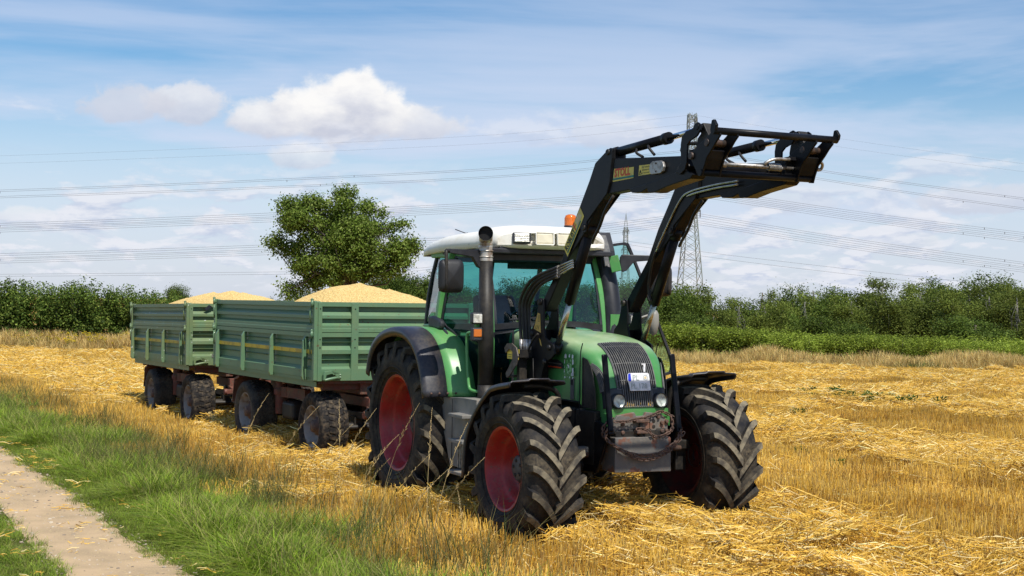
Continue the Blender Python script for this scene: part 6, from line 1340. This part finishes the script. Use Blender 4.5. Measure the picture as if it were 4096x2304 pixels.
tops = [(1480, 812), (1530, 815), (1580, 818)] + [c2(*t) for t in ((20, 446), (110, 436), (200, 442), (300, 450), (400, 446), (500, 462), (600, 470), (690, 472), (780, 470), (880, 500), (980, 505), (1080, 520), (1180, 512), (1290, 516), (1390, 510), (1500, 506), (1600, 518), (1700, 535), (1810, 525), (1920, 528), (2040, 545), (2150, 548), (2260, 556), (2370, 560), (2480, 570), (2580, 578))]
for i, (px, py) in enumerate(tops): plant('h', px, py, 49.6 + .9 * (i % 2), f'bright green shrub, {ORD[i]} from the tractor along the low hedge behind the dry grass', 'shrub', 'shrubs of the low hedge at the field edge', 1.35, zb=-.45)
for i in range(14): plant('h', 1500 + i * 84, 832 + i * 1.6 + 6 * (i % 3), 55.0, f'bright green shrub, {ORD[i]} from the tractor in the hedge row nearer the wood', 'shrub', 'shrubs of the low hedge at the field edge', 1.5, zb=-.9)

# ------------------------------------------------------------------ pylons and power lines
def pylon(base, H, prof, arms, label, fat):
    e = empty('pylon', base, (0, 0, R(8))); tag(e, label, 'pylon', 'lattice pylons of the power line'); mb = MB()
    hw = lambda z: float(np.interp(z, [p[0] for p in prof], [p[1] for p in prof])); zs = [0]
    while zs[-1] < prof[-1][0] - .6: zs.append(min(prof[-1][0], zs[-1] + max(1.3, hw(zs[-1]) * 1.15)))
    C = [(-1, -1), (1, -1), (1, 1), (-1, 1)]
    for i, (a, b) in enumerate(zip(zs[:-1], zs[1:])):
        for k in range(4):
            (x0, y0), (x1, y1) = C[k], C[(k + 1) % 4]; A, B, A2, B2 = (x0 * hw(a), y0 * hw(a), a), (x0 * hw(b), y0 * hw(b), b), (x1 * hw(a), y1 * hw(a), a), (x1 * hw(b), y1 * hw(b), b); mb.bar(A, B, fat * 1.7, fat * 1.7); mb.bar(A, B2, fat, fat * .8); mb.bar(A2, B, fat, fat * .8)
            if i % 4 == 0: mb.bar(B, B2, fat, fat)
    t = prof[-1]
    mb.build('mast', 'pylon_steel', e); mb = MB(); [mb.bar((x * t[1], y * t[1], t[0]), (0, 0, H), fat, fat) for x, y in C]; mb.bar((0, 0, H), (0, 0, H + 1.2), fat * .6, fat * .6); mb.build('peak', 'pylon_steel', e)
    for z, L_ in arms:
        mb = MB()
        for s in (-1, 1):
            for x in (-1, 1):
                mb.bar((x * hw(z), 0, z), (0, s * L_, z + .2), fat * 1.2, fat * 1.2); mb.bar((x * hw(z + 1.8), 0, z + 1.8), (0, s * L_, z + .3), fat, fat)
                for q in np.linspace(.1, .85, 5): mb.bar((x * hw(z) * (1 - q), s * L_ * q, z + .2 * q), (x * hw(z) * (1 - q - .08), s * L_ * (q + .07), z + 1.6 * (1 - q)), fat * .7, fat * .7)
        mb.build('crossarm', 'pylon_steel', e)
        for s in (-1, 1):
            for q in (.55, .97):
                mb = MB(); mb.tube([(0, s * L_ * q, z + .1), (0, s * L_ * q, z - 1.6)], .11, 6); [mb.lathe([(.1, 0), (.2, .06), (.1, .1)], (0, s * L_ * q, z - .2 - .3 * k), 'z', 8) for k in range(5)]; mb.build('insulator', 'insulator', e)
    return e
p = at(1735, 758, 350); pylon((p.x, 350, -3), 53.6, [(0, 3.3), (6, 3.0), (16, 2.2), (27, 1.35), (40, 1.15), (54.5, .95)], [(52.5, 5), (45, 9), (34, 12), (28.5, 9)], 'tall pale lattice pylon rising straight above the loader arms', .125)
p = at(1572, 758, 740); pylon((p.x, 740, -3), 54, [(0, 3.0), (14, 2.2), (30, 1.25), (43, 1.0), (47, .85)], [(44, 8), (34, 11), (29, 9)], 'distant smaller lattice pylon seen between the two loader arms', .14)
lines = []
def seg(y0, ym, yp, yr, Y): lines.append(([(-260, y0 + 2), (0, y0), (640, y0 * .5 + ym * .5 + 4), (1288, ym), (1743, yp)], [(1743, yp), (2150, yp + (yr - yp) * .53), (2576, yr), (2900, yr + (yr - yp) * .33)], Y))
seg(392, 336, 289, 412, 346); seg(411, 357, 311, 432, 354)
for d in (0, 4): seg(478 + d, 420 + d, 376 + d, 498 + d, 341)
for d in (0, 4): seg(494 + d, 440 + d, 394 + d, 523 + d, 359)
for d in (0, 5, 10): seg(562 + d, 505 + d, 470 + d, 585 + d, 338)
for d in (0, 4, 9): seg(575 + d, 519 + d, 484 + d, 600 + d, 362)
for d in (0, 5, 11): seg(638 + d, 588 + d, 535 + d, 660 + d, 342)
for d in (0, 5, 10): seg(652 + d, 604 + d, 553 + d, 675 + d, 358)
WH = ['topmost', 'second from the top', 'third from the top', 'fourth from the top', 'fifth from the top', 'sixth from the top', 'seventh from the top', 'eighth from the top', 'ninth from the top', 'tenth from the top', 'eleventh from the top', 'twelfth from the top', 'thirteenth from the top', 'fourteenth from the top', 'fifteenth from the top', 'sixteenth from the top', 'seventeenth from the top', 'lowest']
lines.sort(key=lambda t: t[0][1][1])
for i, (a, b, Y) in enumerate(lines):
    mb = MB(); pts = smooth_path([at(x, y, Y) for x, y in a], 8)[:-1] + smooth_path([at(x, y, Y) for x, y in b], 8); mb.tube(pts,   .014 if i < 2 else .029, 4, cap=False)
    if i > 1: [mb.box(Vector(pts[q]) + Vector((0, 0, -.2)), (.12, .12, .5)) for q in (5 + i % 4, 17 + i % 3, 45 + i % 5)]
    o = mb.build('power_cable', 'cable', None); tag(o, f'thin power cable across the whole sky on the large pylon, {WH[i]}', 'cable', 'power cables strung on the large pylon')
far_l = [[(-260, 692), (700, 684), (1040, 676), (1572, 606)], [(-260, 697), (700, 690), (1040, 682), (1572, 614)]]
far_r = [[(1572, 606), (1900, 650), (2576, 724), (2900, 748)], [(1572, 614), (1900, 662), (2576, 738), (2900, 760)]]
for i, (a, b) in enumerate(zip(far_l, far_r)):
    mb = MB(); pts = smooth_path([at(x, y, 740) for x, y in a], 8)[:-1] + smooth_path([at(x, y, 740) for x, y in b], 8); mb.tube(pts, .055, 4, cap=False); tag(mb.build('power_cable', 'cable', None), f'faint far power cable low over the trees on the distant pylon, {("upper", "lower")[i]} one', 'cable', 'power cables on the distant pylon')
